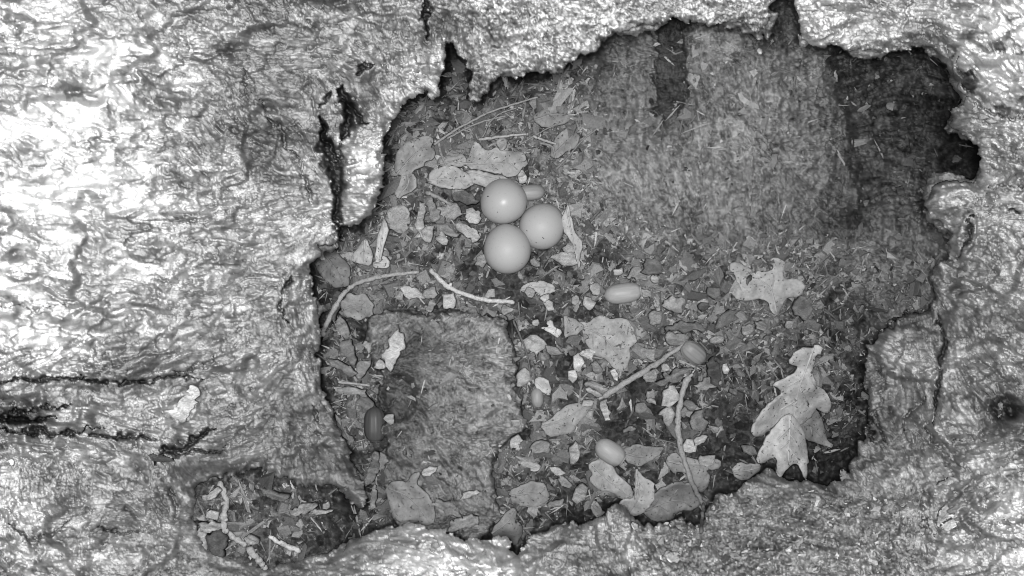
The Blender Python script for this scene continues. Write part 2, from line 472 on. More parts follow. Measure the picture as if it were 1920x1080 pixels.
inframe = smooth(-190, -70, X) * smooth(2110, 1990, X) * smooth(-180, -60, Y) * smooth(1260, 1140, Y)
WZ = WZ0 + (WZ - WZ0) * (.06 + .94 * inframe)        # the coarser cells beyond the picture stay calm
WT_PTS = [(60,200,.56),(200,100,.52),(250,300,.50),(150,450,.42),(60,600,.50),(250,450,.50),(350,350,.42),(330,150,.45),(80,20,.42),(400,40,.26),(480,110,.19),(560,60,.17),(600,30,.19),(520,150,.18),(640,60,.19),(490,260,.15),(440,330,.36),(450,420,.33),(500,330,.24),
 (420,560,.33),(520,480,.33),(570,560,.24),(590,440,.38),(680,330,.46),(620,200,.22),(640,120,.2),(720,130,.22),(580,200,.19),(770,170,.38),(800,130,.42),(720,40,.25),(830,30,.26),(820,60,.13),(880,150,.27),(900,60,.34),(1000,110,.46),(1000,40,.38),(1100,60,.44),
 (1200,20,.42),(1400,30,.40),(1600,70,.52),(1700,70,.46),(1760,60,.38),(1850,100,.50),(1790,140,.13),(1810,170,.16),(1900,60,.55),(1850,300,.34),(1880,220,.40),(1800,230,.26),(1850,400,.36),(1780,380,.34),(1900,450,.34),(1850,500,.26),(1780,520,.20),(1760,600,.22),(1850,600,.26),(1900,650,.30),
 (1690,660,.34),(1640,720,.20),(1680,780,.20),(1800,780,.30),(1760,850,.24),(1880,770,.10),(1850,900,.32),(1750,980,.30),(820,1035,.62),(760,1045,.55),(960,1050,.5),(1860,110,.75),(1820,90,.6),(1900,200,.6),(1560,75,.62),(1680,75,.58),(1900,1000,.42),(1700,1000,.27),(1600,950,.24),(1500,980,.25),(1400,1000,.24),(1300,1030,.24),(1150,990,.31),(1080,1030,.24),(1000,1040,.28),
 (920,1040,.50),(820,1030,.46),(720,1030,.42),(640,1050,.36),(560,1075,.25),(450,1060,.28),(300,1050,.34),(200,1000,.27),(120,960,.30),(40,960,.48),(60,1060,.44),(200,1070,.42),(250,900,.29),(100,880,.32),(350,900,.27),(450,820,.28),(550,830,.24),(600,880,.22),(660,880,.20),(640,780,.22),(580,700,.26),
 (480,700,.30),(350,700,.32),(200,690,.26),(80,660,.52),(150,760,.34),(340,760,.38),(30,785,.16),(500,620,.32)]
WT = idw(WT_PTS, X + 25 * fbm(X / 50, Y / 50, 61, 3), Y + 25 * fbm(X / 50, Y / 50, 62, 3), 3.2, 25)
WT = WT * (1.0 + .14 * soft)
patch = fbm((X + 24 * FIB3) / 50, Y / 30, 51, 4)
flake = fbm((X + 14 * FIB3) / 15, Y / 9, 53, 3)
reg_r = smooth(1590, 1640, X) * smooth(480, 540, Y) * smooth(1800, 1740, X)
k1, k2, kid = cells((X + 16 * fbm(X / 16, Y / 16, 54, 3)) / 30, (Y + 16 * fbm(X / 16, Y / 16, 55, 3)) / 19, 56)
q1, q2, qid = cells((X + 22 * fbm(X / 24, Y / 24, 57, 3)) / 66, (Y + 22 * fbm(X / 24, Y / 24, 58, 3)) / 44, 59)
WT = WT * (1 + soft * (.55 * (kid - .5) + 1.1 * (qid - .5) + .35 * np.clip(3 * fbm(X / 26, Y / 17, 581, 3), -1, 1)))
WT = WT * (1 + .40 * np.clip(patch * 2.6, -1, 1) * (.5 + .5 * soft) + .18 * np.clip(flake * 2.2, -1, 1))
WT = WT * (1 + .15 * np.clip(terr2(FLK), -1.6, 1.6) * (1 - .6 * soft))
WT = WT * (1 + .05 * FIB2 * (1 - .8 * soft) + .08 * FIB1 * (1 - .8 * soft))
WT = WT * (1 + .18 * GRIT * (top_lip + crumbly + .3))
WT = WT * (1 - .5 * smooth(0, .5, knot)) * (1 - .7 * CRK)        # shade deep in the cracks, painted into the wood tone
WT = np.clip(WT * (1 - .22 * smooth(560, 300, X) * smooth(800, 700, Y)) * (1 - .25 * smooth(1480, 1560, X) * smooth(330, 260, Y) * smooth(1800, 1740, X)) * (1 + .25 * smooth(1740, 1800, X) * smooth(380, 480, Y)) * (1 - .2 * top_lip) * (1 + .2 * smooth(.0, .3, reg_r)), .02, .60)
WT = np.maximum(WT, .29 * soft * (X < 900) * (1 - CRK))        # pale face: no spot of it is dark

# ---- floor
FZ0 = floor_tps(X, Y)
pe = 1552 + .22 * np.clip(Y - 100, 0, 400) + 12 * fbm(X * 0 + 3, Y / 50, 12, 3)     # edge of the dusty back panel
recess = smooth(-8, 18, X - pe + 16 * fbm(X / 30, Y / 30, 19, 3)) * smooth(430, 330, Y)
FZ0 = FZ0 - .022 * recess
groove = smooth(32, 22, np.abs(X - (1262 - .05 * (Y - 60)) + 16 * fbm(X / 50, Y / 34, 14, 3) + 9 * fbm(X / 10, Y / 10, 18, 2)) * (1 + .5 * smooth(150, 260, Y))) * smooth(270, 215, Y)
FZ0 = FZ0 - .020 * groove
panel = smooth(1060, 1130, X + 30 * fbm(X / 60, Y / 60, 15, 3)) * smooth(490, 400, Y - .05 * (X - 1200) + 40 * fbm(X / 60, Y / 60, 16, 3)) * (1 - recess)
rightfl = smooth(1520, 1580, X) * smooth(400, 460, Y) * smooth(650, 600, Y)
hard = np.clip(panel + rightfl + recess, 0, 1)
c1, c2, ci = cells(X / 13, Y / 11, 24)
c3, c4, cj = cells(X / 6, Y / 6, 25)
FZ = FZ0 + .007 * fbm(X / 60, Y / 60, 41, 4) * (1 - .5 * hard)
FZ += (1 - hard) * ((ci - .4) * .007 * smooth(0, .2, c2 - c1) + (cj - .5) * .0028)
FZ -= .028 * np.exp(np.clip(D, -99, 0) / 8.0) * (1 - .5 * panel) * (1 - rightfl) * (1 - .8 * smooth(660, 620, X) * smooth(860, 900, Y)) * (1 - .35 * smooth(980, 1040, X) * smooth(840, 900, Y))
FZ -= .018 * np.exp(-np.abs(sdf(SLAB0, X, Y) - 4) / 7.0) * smooth(760, 900, X + .3 * (900 - Y)) * smooth(960, 860, Y)
FZ += GRIT2 * .0007 + GRIT * (.00045 + .0004 * groove)
FZ += panel * (.010 * fbm(X / 42 + .6 * fbm(X / 80, Y / 80, 92, 2), Y / 260, 93, 3) + .005 * fbm(X / 16, Y / 70, 94, 3))
FZ += .00034 * hard * (facets(X, Y, 561, 60, 70, .5, .30, 5) + .7 * facets(X, Y, 571, 17, 15, .5, .6, 1.6))
FZ += hard * (FIB2 * .0003 + FIB3 * .0012 + FIB1 * .0003) + recess * (FIB2 * .0012 + terr2(FLK) * .0016)
FZ -= hard * (seams(FLK + .4, .16) * .0070 * smooth(-.15, .2, fbm(X / 60, Y / 60, 36, 3)) + seams(FLK2, .30) * .0045 * (.25 + .75 * np.maximum(recess, smooth(-.1, .2, fbm(X / 40, Y / 40, 39, 3)))))
FZ += .006 * recess * (terrace(.5 + .5 * fbm(X / 60, Y / 22, 47, 3), 6) - .5)
for cx, cy, rx, ry, hgt in [(1600,408,30,20,-.02), (1590,590,42,50,-.025), (1230,240,16,26,.010), (1275,225,18,22,.005), (1690,475,40,36,-.010), (1720,500,30,26,.008), (1560,800,60,70,-.02), (660,610,34,26,-.02), (750,750,30,40,-.008)]:
    FZ += 1.2 * hgt * np.clip(1.2 - np.sqrt(np.maximum(blob(cx, cy, rx, ry) * (1 + .9 * fbm(X / 18, Y / 18, cx, 3)), 0)), 0, 1)
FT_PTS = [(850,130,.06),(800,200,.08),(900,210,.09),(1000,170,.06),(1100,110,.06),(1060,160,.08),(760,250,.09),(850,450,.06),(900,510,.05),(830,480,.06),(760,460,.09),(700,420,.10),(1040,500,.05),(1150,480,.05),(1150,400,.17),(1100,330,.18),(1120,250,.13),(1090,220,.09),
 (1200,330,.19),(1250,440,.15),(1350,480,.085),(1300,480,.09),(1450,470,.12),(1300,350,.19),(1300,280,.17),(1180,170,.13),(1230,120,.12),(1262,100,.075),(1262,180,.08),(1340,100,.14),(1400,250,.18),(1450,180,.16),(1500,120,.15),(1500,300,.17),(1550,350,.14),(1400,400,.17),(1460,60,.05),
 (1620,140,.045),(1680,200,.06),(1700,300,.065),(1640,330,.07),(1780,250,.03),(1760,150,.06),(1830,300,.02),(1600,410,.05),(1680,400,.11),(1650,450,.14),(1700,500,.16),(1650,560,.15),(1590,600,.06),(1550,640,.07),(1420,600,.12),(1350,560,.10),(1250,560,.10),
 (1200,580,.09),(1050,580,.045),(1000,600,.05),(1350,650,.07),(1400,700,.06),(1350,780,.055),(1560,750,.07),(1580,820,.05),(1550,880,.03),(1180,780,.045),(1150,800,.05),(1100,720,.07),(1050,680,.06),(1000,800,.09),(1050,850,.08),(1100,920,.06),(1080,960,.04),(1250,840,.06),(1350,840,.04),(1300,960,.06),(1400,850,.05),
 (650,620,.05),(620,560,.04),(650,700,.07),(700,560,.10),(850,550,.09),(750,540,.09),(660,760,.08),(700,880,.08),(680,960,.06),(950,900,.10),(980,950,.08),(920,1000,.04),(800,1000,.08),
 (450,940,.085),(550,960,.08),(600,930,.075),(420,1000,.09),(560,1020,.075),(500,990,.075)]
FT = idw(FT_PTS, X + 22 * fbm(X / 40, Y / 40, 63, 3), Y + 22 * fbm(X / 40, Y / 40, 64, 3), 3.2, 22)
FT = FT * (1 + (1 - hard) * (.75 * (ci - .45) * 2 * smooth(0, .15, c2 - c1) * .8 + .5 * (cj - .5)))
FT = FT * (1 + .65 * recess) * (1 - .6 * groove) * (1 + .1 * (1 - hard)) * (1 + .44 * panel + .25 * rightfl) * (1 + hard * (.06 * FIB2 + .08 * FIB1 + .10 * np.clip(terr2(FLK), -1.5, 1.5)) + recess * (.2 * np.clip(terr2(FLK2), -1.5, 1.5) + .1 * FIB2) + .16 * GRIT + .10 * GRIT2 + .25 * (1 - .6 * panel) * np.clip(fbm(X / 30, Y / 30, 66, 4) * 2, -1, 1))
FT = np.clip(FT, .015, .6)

def grid_sampler(A):
    def f(px, py):
        px, py = np.asarray(px, np.float32), np.asarray(py, np.float32)
        i = np.clip(np.searchsorted(GX, px) - 1, 0, len(GX) - 2)
        j = np.clip(np.searchsorted(GY, py) - 1, 0, len(GY) - 2)
        u = np.clip((px - GX[i]) / (GX[i + 1] - GX[i]), 0, 1)
        v = np.clip((py - GY[j]) / (GY[j + 1] - GY[j]), 0, 1)
        return (A[j, i] * (1 - u) + A[j, i + 1] * u) * (1 - v) + (A[j + 1, i] * (1 - u) + A[j + 1, i + 1] * u) * v
    return f
floor_z, wall_z, rim_d = grid_sampler(FZ), grid_sampler(WZ), grid_sampler(D)

def sheet(name, cellmask, Z, T, mat, parent=None, skirt=None, skirt_where=None):
    """a skin over the grid cells in cellmask; skirt = [(px outward, metres down)] rolls its free edge under"""
    h, w = Z.shape
    idx = np.arange(h * w).reshape(h, w)
    q = np.stack([idx[:-1, :-1], idx[1:, :-1], idx[1:, 1:], idx[:-1, 1:]], -1)[cellmask]
    used = np.unique(q)
    remap = np.full(h * w, -1, np.int64)
    remap[used] = np.arange(len(used))
    px, py, z, t = X.ravel()[used], Y.ravel()[used], Z.ravel()[used], T.ravel()[used]
    faces = remap[q]
    if skirt:
        e = np.concatenate([np.stack([q[:, k], q[:, (k + 1) % 4]], 1) for k in range(4)])
        key = np.sort(e, 1)
        key = key[:, 0] * (h * w) + key[:, 1]
        _, inv, cnt = np.unique(key, return_inverse=True, return_counts=True)
        be = e[cnt[inv] == 1]
        if skirt_where is not None:
            ok = skirt_where.ravel()[be].all(1)
            be = be[ok]
        bv = np.unique(be)
        gy, gx = np.gradient(blur(skirt_d[name], 6)) if name in skirt_d else np.gradient(blur(D, 6))
        gn = np.hypot(gx, gy) + 1e-6
        nx, ny = (gx / gn).ravel()[bv], (gy / gn).ravel()[bv]
        ring_prev = remap[bv]
        bmap = np.full(h * w, -1, np.int64)
        bmap[bv] = np.arange(len(bv))
        bx, by, bz, bt = X.ravel()[bv], Y.ravel()[bv], Z.ravel()[bv], T.ravel()[bv]
        lastx, lasty = bx, by
        dfield = skirt_d.get(name, D)
        base = len(used)
        allp = [np.stack([px, py, z, t], 1)]
        fl = [faces]
        for out, down in skirt:
            jit = vnoise(bx / 9, by / 9, 5) * .25 + 1
            nz = bz - down * jit
            cxp, cyp = bx + nx * out * jit, by + ny * out * jit
            bad = grid_sampler(dfield)(cxp, cyp) < np.minimum(out * .35, 8)
            cxp, cyp = np.where(bad, lastx, cxp), np.where(bad, lasty, cyp)
            lastx, lasty = cxp, cyp
            p = np.stack([cxp, cyp, nz, bt], 1)
            allp.append(p)
            ring = base + np.arange(len(bv))
            base += len(bv)
            a, b = bmap[be[:, 0]], bmap[be[:, 1]]
            fl.append(np.stack([ring_prev[b], ring_prev[a], ring[a], ring[b]], 1))
            ring_prev = ring
        P = np.concatenate(allp)
        px, py, z, t = P.T
        faces = np.concatenate(fl)
    x, y = unproj(px, py, z)
    me = mesh_from(name, np.stack([x, y, z], 1), faces, mat, t)
    return link(name, me, parent)
skirt_d = {}

def grown(mask, seed, n=60):
    """the part of mask connected to seed: no stray islands"""
    g = mask & seed
    for _ in range(n):
        h = g.copy()
        h[1:] |= g[:-1]; h[:-1] |= g[1:]; h[:, 1:] |= g[:, :-1]; h[:, :-1] |= g[:, 1:]
        g = h & mask
    return g

def cellavg(A):
    return (A[:-1, :-1] + A[1:, :-1] + A[1:, 1:] + A[:-1, 1:]) / 4
Dc, Xc, Yc = cellavg(D), cellavg(X), cellavg(Y)

# floor of the hollow
fm = (Dc < 130) & (Xc > 180) & (Xc < 1990)
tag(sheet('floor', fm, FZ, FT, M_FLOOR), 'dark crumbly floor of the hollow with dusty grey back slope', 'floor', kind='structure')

# the hollow tree: its rotten inner faces are parts of the one tree
tree = empty('hollow_tree', (0, 0, 0))
tag(tree, 'rotten inside of a hollow tree trunk surrounding the nest of eggs', 'tree')
SK = [(4, .004), (9, .012), (18, .035), (34, .08), (60, .16)]
wob = 30 * fbm(Xc / 80, Yc / 80, 99, 3)
solid = grown(Dc > 0, Dc > 22)
reg_top = (Yc + wob < 300) & (Xc + wob > 800) & (Xc + wob < 1760)
reg_low = (Yc + wob > 890) & (Xc + wob > 640) & (Xc + wob < 1700) & ~reg_top
reg_right = (Xc > 1200) & ~reg_top & ~reg_low
reg_left = ~(reg_top | reg_low | reg_right)
near_rim = np.abs(D) < 14
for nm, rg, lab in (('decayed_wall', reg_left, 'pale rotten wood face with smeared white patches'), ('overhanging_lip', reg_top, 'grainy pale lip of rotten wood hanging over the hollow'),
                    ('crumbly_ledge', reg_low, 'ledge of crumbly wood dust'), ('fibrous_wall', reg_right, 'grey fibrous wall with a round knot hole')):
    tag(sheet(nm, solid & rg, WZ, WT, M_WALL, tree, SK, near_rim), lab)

# a second, lower layer of rotten wood that peeps out under the lip
D2 = D + 4 + 24 * fbm(X / 48, Y / 48, 701, 3) + 4 * fbm(X / 10, Y / 10, 702, 2) - 60 * smooth(1040, 900, X) * smooth(330, 280, Y) - 60 * smooth(600, 640, Y) - 60 * smooth(0, 1, (X < 800) & (Y < 440))
LZ = np.maximum(WZ0 - .035 - .00031 * (FB - FC) + .008 * fbm(X / 40, Y / 40, 703, 3) - .012 * np.exp(-np.clip(D2, 0, 99) / 5), FZ0 + .004)
LZ = np.minimum(LZ, WZ - .010)
skirt_d['under_layer'] = D2
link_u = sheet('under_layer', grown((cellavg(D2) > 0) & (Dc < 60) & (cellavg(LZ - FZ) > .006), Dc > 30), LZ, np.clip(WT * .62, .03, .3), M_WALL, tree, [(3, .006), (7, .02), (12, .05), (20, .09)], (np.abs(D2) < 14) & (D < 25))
tag(link_u, 'darker layer of rotten wood under the lip')

# slab of spongy wood lying on the floor
SD = -sdf(SLAB, X, Y) + (8 + 8 * smooth(800, 900, Y) + 6 * smooth(760, 720, X)) * fbm(X / 26, Y / 26, 6, 3) + 3.5 * fbm(X / 7, Y / 7, 7, 2)
TH2 = 2.2 * fbm(X / 130, Y / 90, 301, 3) + .2
SF1 = lic(white, TH2, 7)
SF2 = lic(blur(RNG.standard_normal(X.shape).astype(np.float32), 3), TH2, 8)
SF3 = lic(blur(RNG.standard_normal(X.shape).astype(np.float32), 9), TH2, 8)
SZ = floor_tps(X, Y) + .044 - .034 * smooth(740, 990, Y) + .006 * fbm(X / 60, Y / 60, 302, 4) + .0011 * SF2 + .0004 * SF1 + .0006 * GRIT2 + .0003 * GRIT
SZ += .010 * (terrace(.5 + .5 * fbm(X / 70, Y / 50, 303, 3), 5) - .5)
SZ += .00045 * (facets(X, Y, 601, 70, 50, .5, .32, 8) + .8 * facets(X, Y, 611, 24, 17, .5, .6, 3) + .6 * facets(X, Y, 621, 10, 8, .5, .8, 1.2))
SZ -= .024 * smooth(1.2, .3, blob(748, 745, 36, 48)) + .006 * smooth(1.2, .3, blob(785, 640, 40, 34))
SZ -= .016 * np.exp(-np.clip(SD, 0, 99) / 3.5)
SZ -= seams(SF3, .14) * .0060 * smooth(-.1, .2, fbm(X / 50, Y / 50, 308, 3)) + seams(lic(blur(RNG.standard_normal(X.shape).astype(np.float32), 5), TH2, 4), .30) * .0048 * smooth(-.3, .1, fbm(X / 40, Y / 40, 309, 3))
ST = idw([(720,620,.20),(790,645,.13),(860,620,.21),(930,640,.23),(900,720,.22),(750,740,.08),(820,720,.19),(950,770,.23),(830,800,.22),(800,850,.22),(900,850,.23),(760,800,.12),(800,940,.18),(880,960,.17),(720,560,.2),(770,765,.08),(725,770,.06),(740,705,.08),(785,640,.10),(812,655,.13),(770,870,.14),(745,845,.10)],
         X + 20 * fbm(X / 30, Y / 30, 304, 3), Y + 20 * fbm(X / 30, Y / 30, 305, 3), 3.0, 25)
ST = np.clip(1.16 * ST * (1 + .14 * np.clip(terr2(SF3), -1.5, 1.5) + .08 * SF2 + .10 * SF1 + .12 * GRIT + .25 * np.clip(2 * fbm(X / 24, Y / 14, 306, 3), -1, 1)), .03, .6)
skirt_d['wood_slab'] = SD
slab = sheet('wood_slab', cellavg(SD) > 0, SZ, ST, M_SLAB, None, [(3, .005), (4, .015), (2, .035), (0, .05)])
tag(slab, 'large spongy slab of rotten grey wood lying left of centre below the eggs', 'wood slab')
slab_z = grid_sampler(np.where(SD > 0, SZ, -1))

def ground_z(px, py):
    """top surface of whatever bears loose pieces there: wall, slab or floor"""
    z = np.maximum(floor_z(px, py), slab_z(px, py))
    return np.where(rim_d(px, py) > 0, wall_z(px, py), z)

FS = blur(np.maximum(FZ, np.where(SD > 0, SZ, -1)), 30)
soft_z = grid_sampler(FS)

# ------------------------------------------------------------------ loose flat pieces: leaves, chips, bark
def resample(poly, step):
    out = []
    n = len(poly)
    for i in range(n):
        a, b = poly[i], poly[(i + 1) % n]
        L = math.hypot(b[0] - a[0], b[1] - a[1])
        k = max(1, int(L / step))
        for j in range(k):
            out.append((a[0] + (b[0] - a[0]) * j / k, a[1] + (b[1] - a[1]) * j / k))
    return out

def chaikin(poly, n=1):
    for _ in range(n):
        o = []
        for i in range(len(poly)):
            a, b = poly[i], poly[(i + 1) % len(poly)]
            o += [(a[0] * .75 + b[0] * .25, a[1] * .75 + b[1] * .25), (a[0] * .25 + b[0] * .75, a[1] * .25 + b[1] * .75)]
        poly = o
    return poly

def wobble(poly, amp, seed):
    poly = resample(poly, 5)
    a = np.array(poly, np.float32)
    dx, dy = fbm(a[:, 0] / 9, a[:, 1] / 9, seed + 500, 2), fbm(a[:, 0] / 9, a[:, 1] / 9, seed + 520, 2)
    return list(zip((a[:, 0] + 2 * amp * dx).tolist(), (a[:, 1] + 2 * amp * dy).tolist()))

def plate(name, poly, zf, thick, mat, tonef, step=6.0, parent=None, origin=None, splay=1.5):
    """solid sheet with the given outline (photo px), its height zf(px, py), and real thickness"""
    poly = resample(poly, step)
    cx = [p[0] for p in poly]; cy = [p[1] for p in poly]
    inner = []
    gx = np.arange(min(cx) + step * .5, max(cx), step)
    gy = np.arange(min(cy) + step * .5, max(cy), step)
    A, B = np.meshgrid(gx, gy)
    A = A + (RNG.random(A.shape) - .5) * step * .4
    B = B + (RNG.random(B.shape) - .5) * step * .4
    s = sdf(poly, A.astype(np.float32), B.astype(np.float32))
    ok = s < -step * .45
    inner = list(zip(A[ok], B[ok]))
    vin = [Vector((p[0], -p[1])) for p in poly + inner]
    n = len(poly)
    res = delaunay_2d_cdt(vin, [], [list(range(n - 1, -1, -1))], 1, 1e-4)
    v2, tris = res[0], res[2]
    px = np.array([v.x for v in v2], np.float32); py = np.array([-v.y for v in v2], np.float32)
    z = np.asarray(zf(px, py), np.float32)
    x, y = unproj(px, py, z)
    t = np.asarray(tonef(px, py), np.float32) * np.ones_like(px)
    top = np.stack([x, y, z], 1)
    bot = top - np.array([0, 0, thick], np.float32)
    PP = np.array(poly, np.float32)
    tg = np.roll(PP, -1, 0) - np.roll(PP, 1, 0)
    area = (PP[:, 0] * np.roll(PP[:, 1], -1) - np.roll(PP[:, 0], -1) * PP[:, 1]).sum()
    nr = np.stack([tg[:, 1], -tg[:, 0]], 1) / (np.hypot(tg[:, 0], tg[:, 1])[:, None] + 1e-6) * (1 if area > 0 else -1)
    key = {(round(float(a), 2), round(float(b), 2)): i for i, (a, b) in enumerate(poly)}
    for i in range(len(px)):
        j = key.get((round(float(px[i]), 2), round(float(py[i]), 2)))
        if j is not None:
            k_ = mm_at(z[i])
            bot[i, 0] += nr[j, 0] * splay * k_
            bot[i, 1] -= nr[j, 1] * splay * k_
    m = len(px)
    F = [tuple(f) for f in tris] + [tuple(i + m for i in reversed(f)) for f in tris]
    ec = {}
    for f in tris:
        for i in range(len(f)):
            a, b = f[i], f[(i + 1) % len(f)]
            ec[(a, b)] = 1
    for (a, b) in list(ec):
        if (b, a) not in ec:
            F.append((b, a, a + m, b + m))
    V = np.concatenate([top, bot])
    if origin is not None:
        V = V - np.array(origin, np.float32)
    me = mesh_from(name, V, F, mat, np.concatenate([t, t]))
    return me

def tube_mesh(name, pts, radii, mat, tone, sides=9, rough=.12, origin=(0, 0, 0), seed=0):
    pts = [Vector(p) for p in pts]
    rnd = random.Random(seed)
    V, F = [], []
    n = len(pts)
    for i, p in enumerate(pts):
        d = (pts[min(i + 1, n - 1)] - pts[max(i - 1, 0)]).normalized()
        u = d.cross(Vector((0, 0, 1)))
        u = u.normalized() if u.length > 1e-6 else Vector((1, 0, 0))
        w = u.cross(d).normalized()
        kn = 1 + (rnd.random() - .5) * 2 * rough
        for k in range(sides):
            a = 2 * math.pi * k / sides
            r = radii[i] * kn * (1 + (rnd.random() - .5) * rough)
            V.append(p + u * math.cos(a) * r + w * math.sin(a) * r - Vector(origin))
    for i in range(n - 1):
        for k in range(sides):
            a, b = i * sides + k, i * sides + (k + 1) % sides
            F.append((a, b, b + sides, a + sides))
    F.append(tuple(range(sides - 1, -1, -1)))
    F.append(tuple((n - 1) * sides + k for k in range(sides)))
    return mesh_from(name, np.array([tuple(v) for v in V]), F, mat, np.full(len(V), tone))

def spline(ctrl, n):
    c = [Vector((p[0], p[1])) for p in ctrl]
    c = [c[0] * 2 - c[1]] + c + [c[-1] * 2 - c[-2]]
    out = []
    m = len(c) - 3
    for i in range(n + 1):
        u = min(i / n * m, m - 1e-6)
        k = int(u); t = u - k
        p0, p1, p2, p3 = c[k:k + 4]
        out.append(0.5 * ((2 * p1) + (p2 - p0) * t + (2 * p0 - 5 * p1 + 4 * p2 - p3) * t * t + (3 * p1 - p0 - 3 * p2 + p3) * t ** 3))
    return [(p.x, p.y) for p in out]

def leaf(poly, rib, label, tone=.3, lift=.006, curl=.006, tilt=(0, 0), stalk=None, veins=0, group='dead oak leaves on the hollow floor', seed=0, round_=1, fold=0.0, base=None):
    """oak leaf: blade, raised midrib (with side veins) and, where it shows, a stalk"""
    mx = sum(p[0] for p in poly) / len(poly); my = sum(p[1] for p in poly) / len(poly)
    zb = (float(soft_z(mx, my)) if base is None else base) + lift
    rp = np.array(rib, np.float32)
    ra, rb = rp[0], rp[-1]
    ux, uy = (rb - ra) / (np.hypot(*(rb - ra)) + 1e-6)
    size = max(max(p[0] for p in poly) - min(p[0] for p in poly), max(p[1] for p in poly) - min(p[1] for p in poly))
    def zf(px, py):
        px = np.asarray(px, np.float32); py = np.asarray(py, np.float32)
        across = ((px - ra[0]) * -uy + (py - ra[1]) * ux) / size
        z = zb + .55 * (soft_z(px, py) - float(soft_z(mx, my))) if base is None else zb + 0 * px
        z = z + curl * (np.abs(across) * 3.0) ** 1.6 * (1 if seed % 2 else -.6) + fold * np.abs(across)
        z = z + tilt[0] * (px - mx) / size + tilt[1] * (py - my) / size
        z = z + .0055 * fbm(px / 30, py / 30, seed + 400, 3) + .0008 * fbm(px / 9, py / 9, seed + 410, 2)
        return z
    org = (*unproj(mx, my, zb), zb)
    root = empty('oak_leaf', org)
    tag(root, label, 'leaf', group)
    tone = tone * 1.45
    tf = lambda px, py: tone * (1 + .20 * fbm(px / 20, py / 20, seed + 430, 3) + .06 * fbm(px / 5, py / 5, seed + 440, 2))
    link('blade', plate('blade', wobble(chaikin(poly, round_), 1.6, seed), zf, .0022, M_LEAF, tf, 4.5, origin=org, splay=1.2), root)
    def line3(pts, dz):
        a = np.array(pts, np.float32)
        z = zf(a[:, 0], a[:, 1]) + dz
        x, y = unproj(a[:, 0], a[:, 1], z)
        return list(zip(x.tolist(), y.tolist(), z.tolist()))
    r = spline(rib, 14)
    mid = link('midrib', tube_mesh('midrib', line3(r, .0001), [.0010 * (1 - .6 * i / 14) for i in range(15)], M_LEAF, tone * 1.0, 6, .05, org, seed), root)
    rs = random.Random(seed)
    for k in range(veins):
        i = 2 + int(k * 11 / max(1, veins))
        sgn = 1 if k % 2 else -1
        a = r[i]
        Lg = size * (.16 + .10 * rs.random())
        dx, dy = ux * .72 - sgn * uy * .7, uy * .72 + sgn * ux * .7
        ok = [a]
        for s in (.35, .7, 1.0):
            q = (a[0] + dx * Lg * s, a[1] + dy * Lg * s)
            if float(sdf(poly, np.array([q[0]], np.float32), np.array([q[1]], np.float32))[0]) < -2:
                ok.append(q)
            else:
                break
        if len(ok) > 2:
            link('side_vein', tube_mesh('side_vein', line3(ok, .0001), [.0006] * len(ok), M_LEAF, tone * .95, 5, .05, org, seed), mid)
    if stalk:
        s = spline(stalk, 8)
        link('stalk', tube_mesh('stalk', line3(s, .0004), [.0011] * 9, M_TWIG, tone * .95, 7, .1, org, seed), root)
    return root

#LEAVES
LF = []
leaf([(1524,655),(1531,648),(1543,650),(1541,662),(1528,667),(1529,680),(1521,698),(1527,712),(1534,724),(1548,735),(1557,752),(1559,767),(1550,774),(1536,769),(1530,764),(1527,775),(1500,800),(1486,798),(1470,790),(1450,800),(1438,808),(1426,820),(1413,819),(1411,806),(1425,776),(1450,750),(1468,735),(1460,728),(1449,718),(1475,708),(1487,704),(1498,690),(1490,684),(1481,678),(1490,661),(1510,650)],
     [(1526,652),(1512,690),(1498,730),(1488,790)], 'large pale upright oak leaf with black spots at the right of the floor', .29, .040, .006, (0, -.03), None, 6, seed=1)
leaf([(1484,776),(1497,790),(1508,812),(1513,828),(1516,858),(1517,866),(1513,872),(1515,894),(1510,899),(1503,880),(1496,868),(1484,872),(1475,880),(1464,896),(1456,892),(1457,866),(1453,853),(1444,861),(1432,870),(1421,866),(1425,846),(1438,818),(1456,795),(1470,782)],
     [(1482,780),(1480,820),(1478,868)], 'pale spotted oak leaf hanging below the large upright leaf', .31, .050, .004, (0, .015), None, 5, seed=2)
leaf([(1482,782),(1495,768),(1515,765),(1532,768),(1541,785),(1548,812),(1553,828),(1564,836),(1556,840),(1532,832),(1514,824),(1502,812),(1494,796)],
     [(1486,782),(1520,800),(1558,836)], 'grey oak leaf seen from below, tucked behind the large upright leaf', .20, .034, .005, (.01, .0), None, 2, seed=3)
leaf([(1368,497),(1376,491),(1390,492),(1398,502),(1410,508),(1414,513),(1425,508),(1432,514),(1445,508),(1452,500),(1444,492),(1446,485),(1457,483),(1470,489),(1473,502),(1466,515),(1470,522),(1490,523),(1508,528),(1510,539),(1503,546),(1505,553),(1490,557),(1475,557),(1467,566),(1464,581),(1458,591),(1449,588),(1445,575),(1440,563),(1420,560),(1400,566),(1382,562),(1379,552),(1386,535),(1382,520),(1372,508)],
     [(1456,586),(1446,545),(1425,525),(1385,500)], 'flat grey oak leaf with rounded lobes lying on the dark dust right of centre', .24, .006, .003, (0, 0), None, 5, seed=5)
leaf([(1115,595),(1135,593),(1146,600),(1160,594),(1180,600),(1196,612),(1217,622),(1210,631),(1195,640),(1182,650),(1178,660),(1182,673),(1174,691),(1165,699),(1150,690),(1138,676),(1120,668),(1100,652),(1096,641),(1108,631),(1086,624),(1075,610),(1090,602),(1105,608)],
     [(1085,612),(1130,632),(1170,690)], 'wrinkled lobed oak leaf in the middle of the litter below the left acorn', .20, .008, .004, (0, 0), None, 5, seed=6)
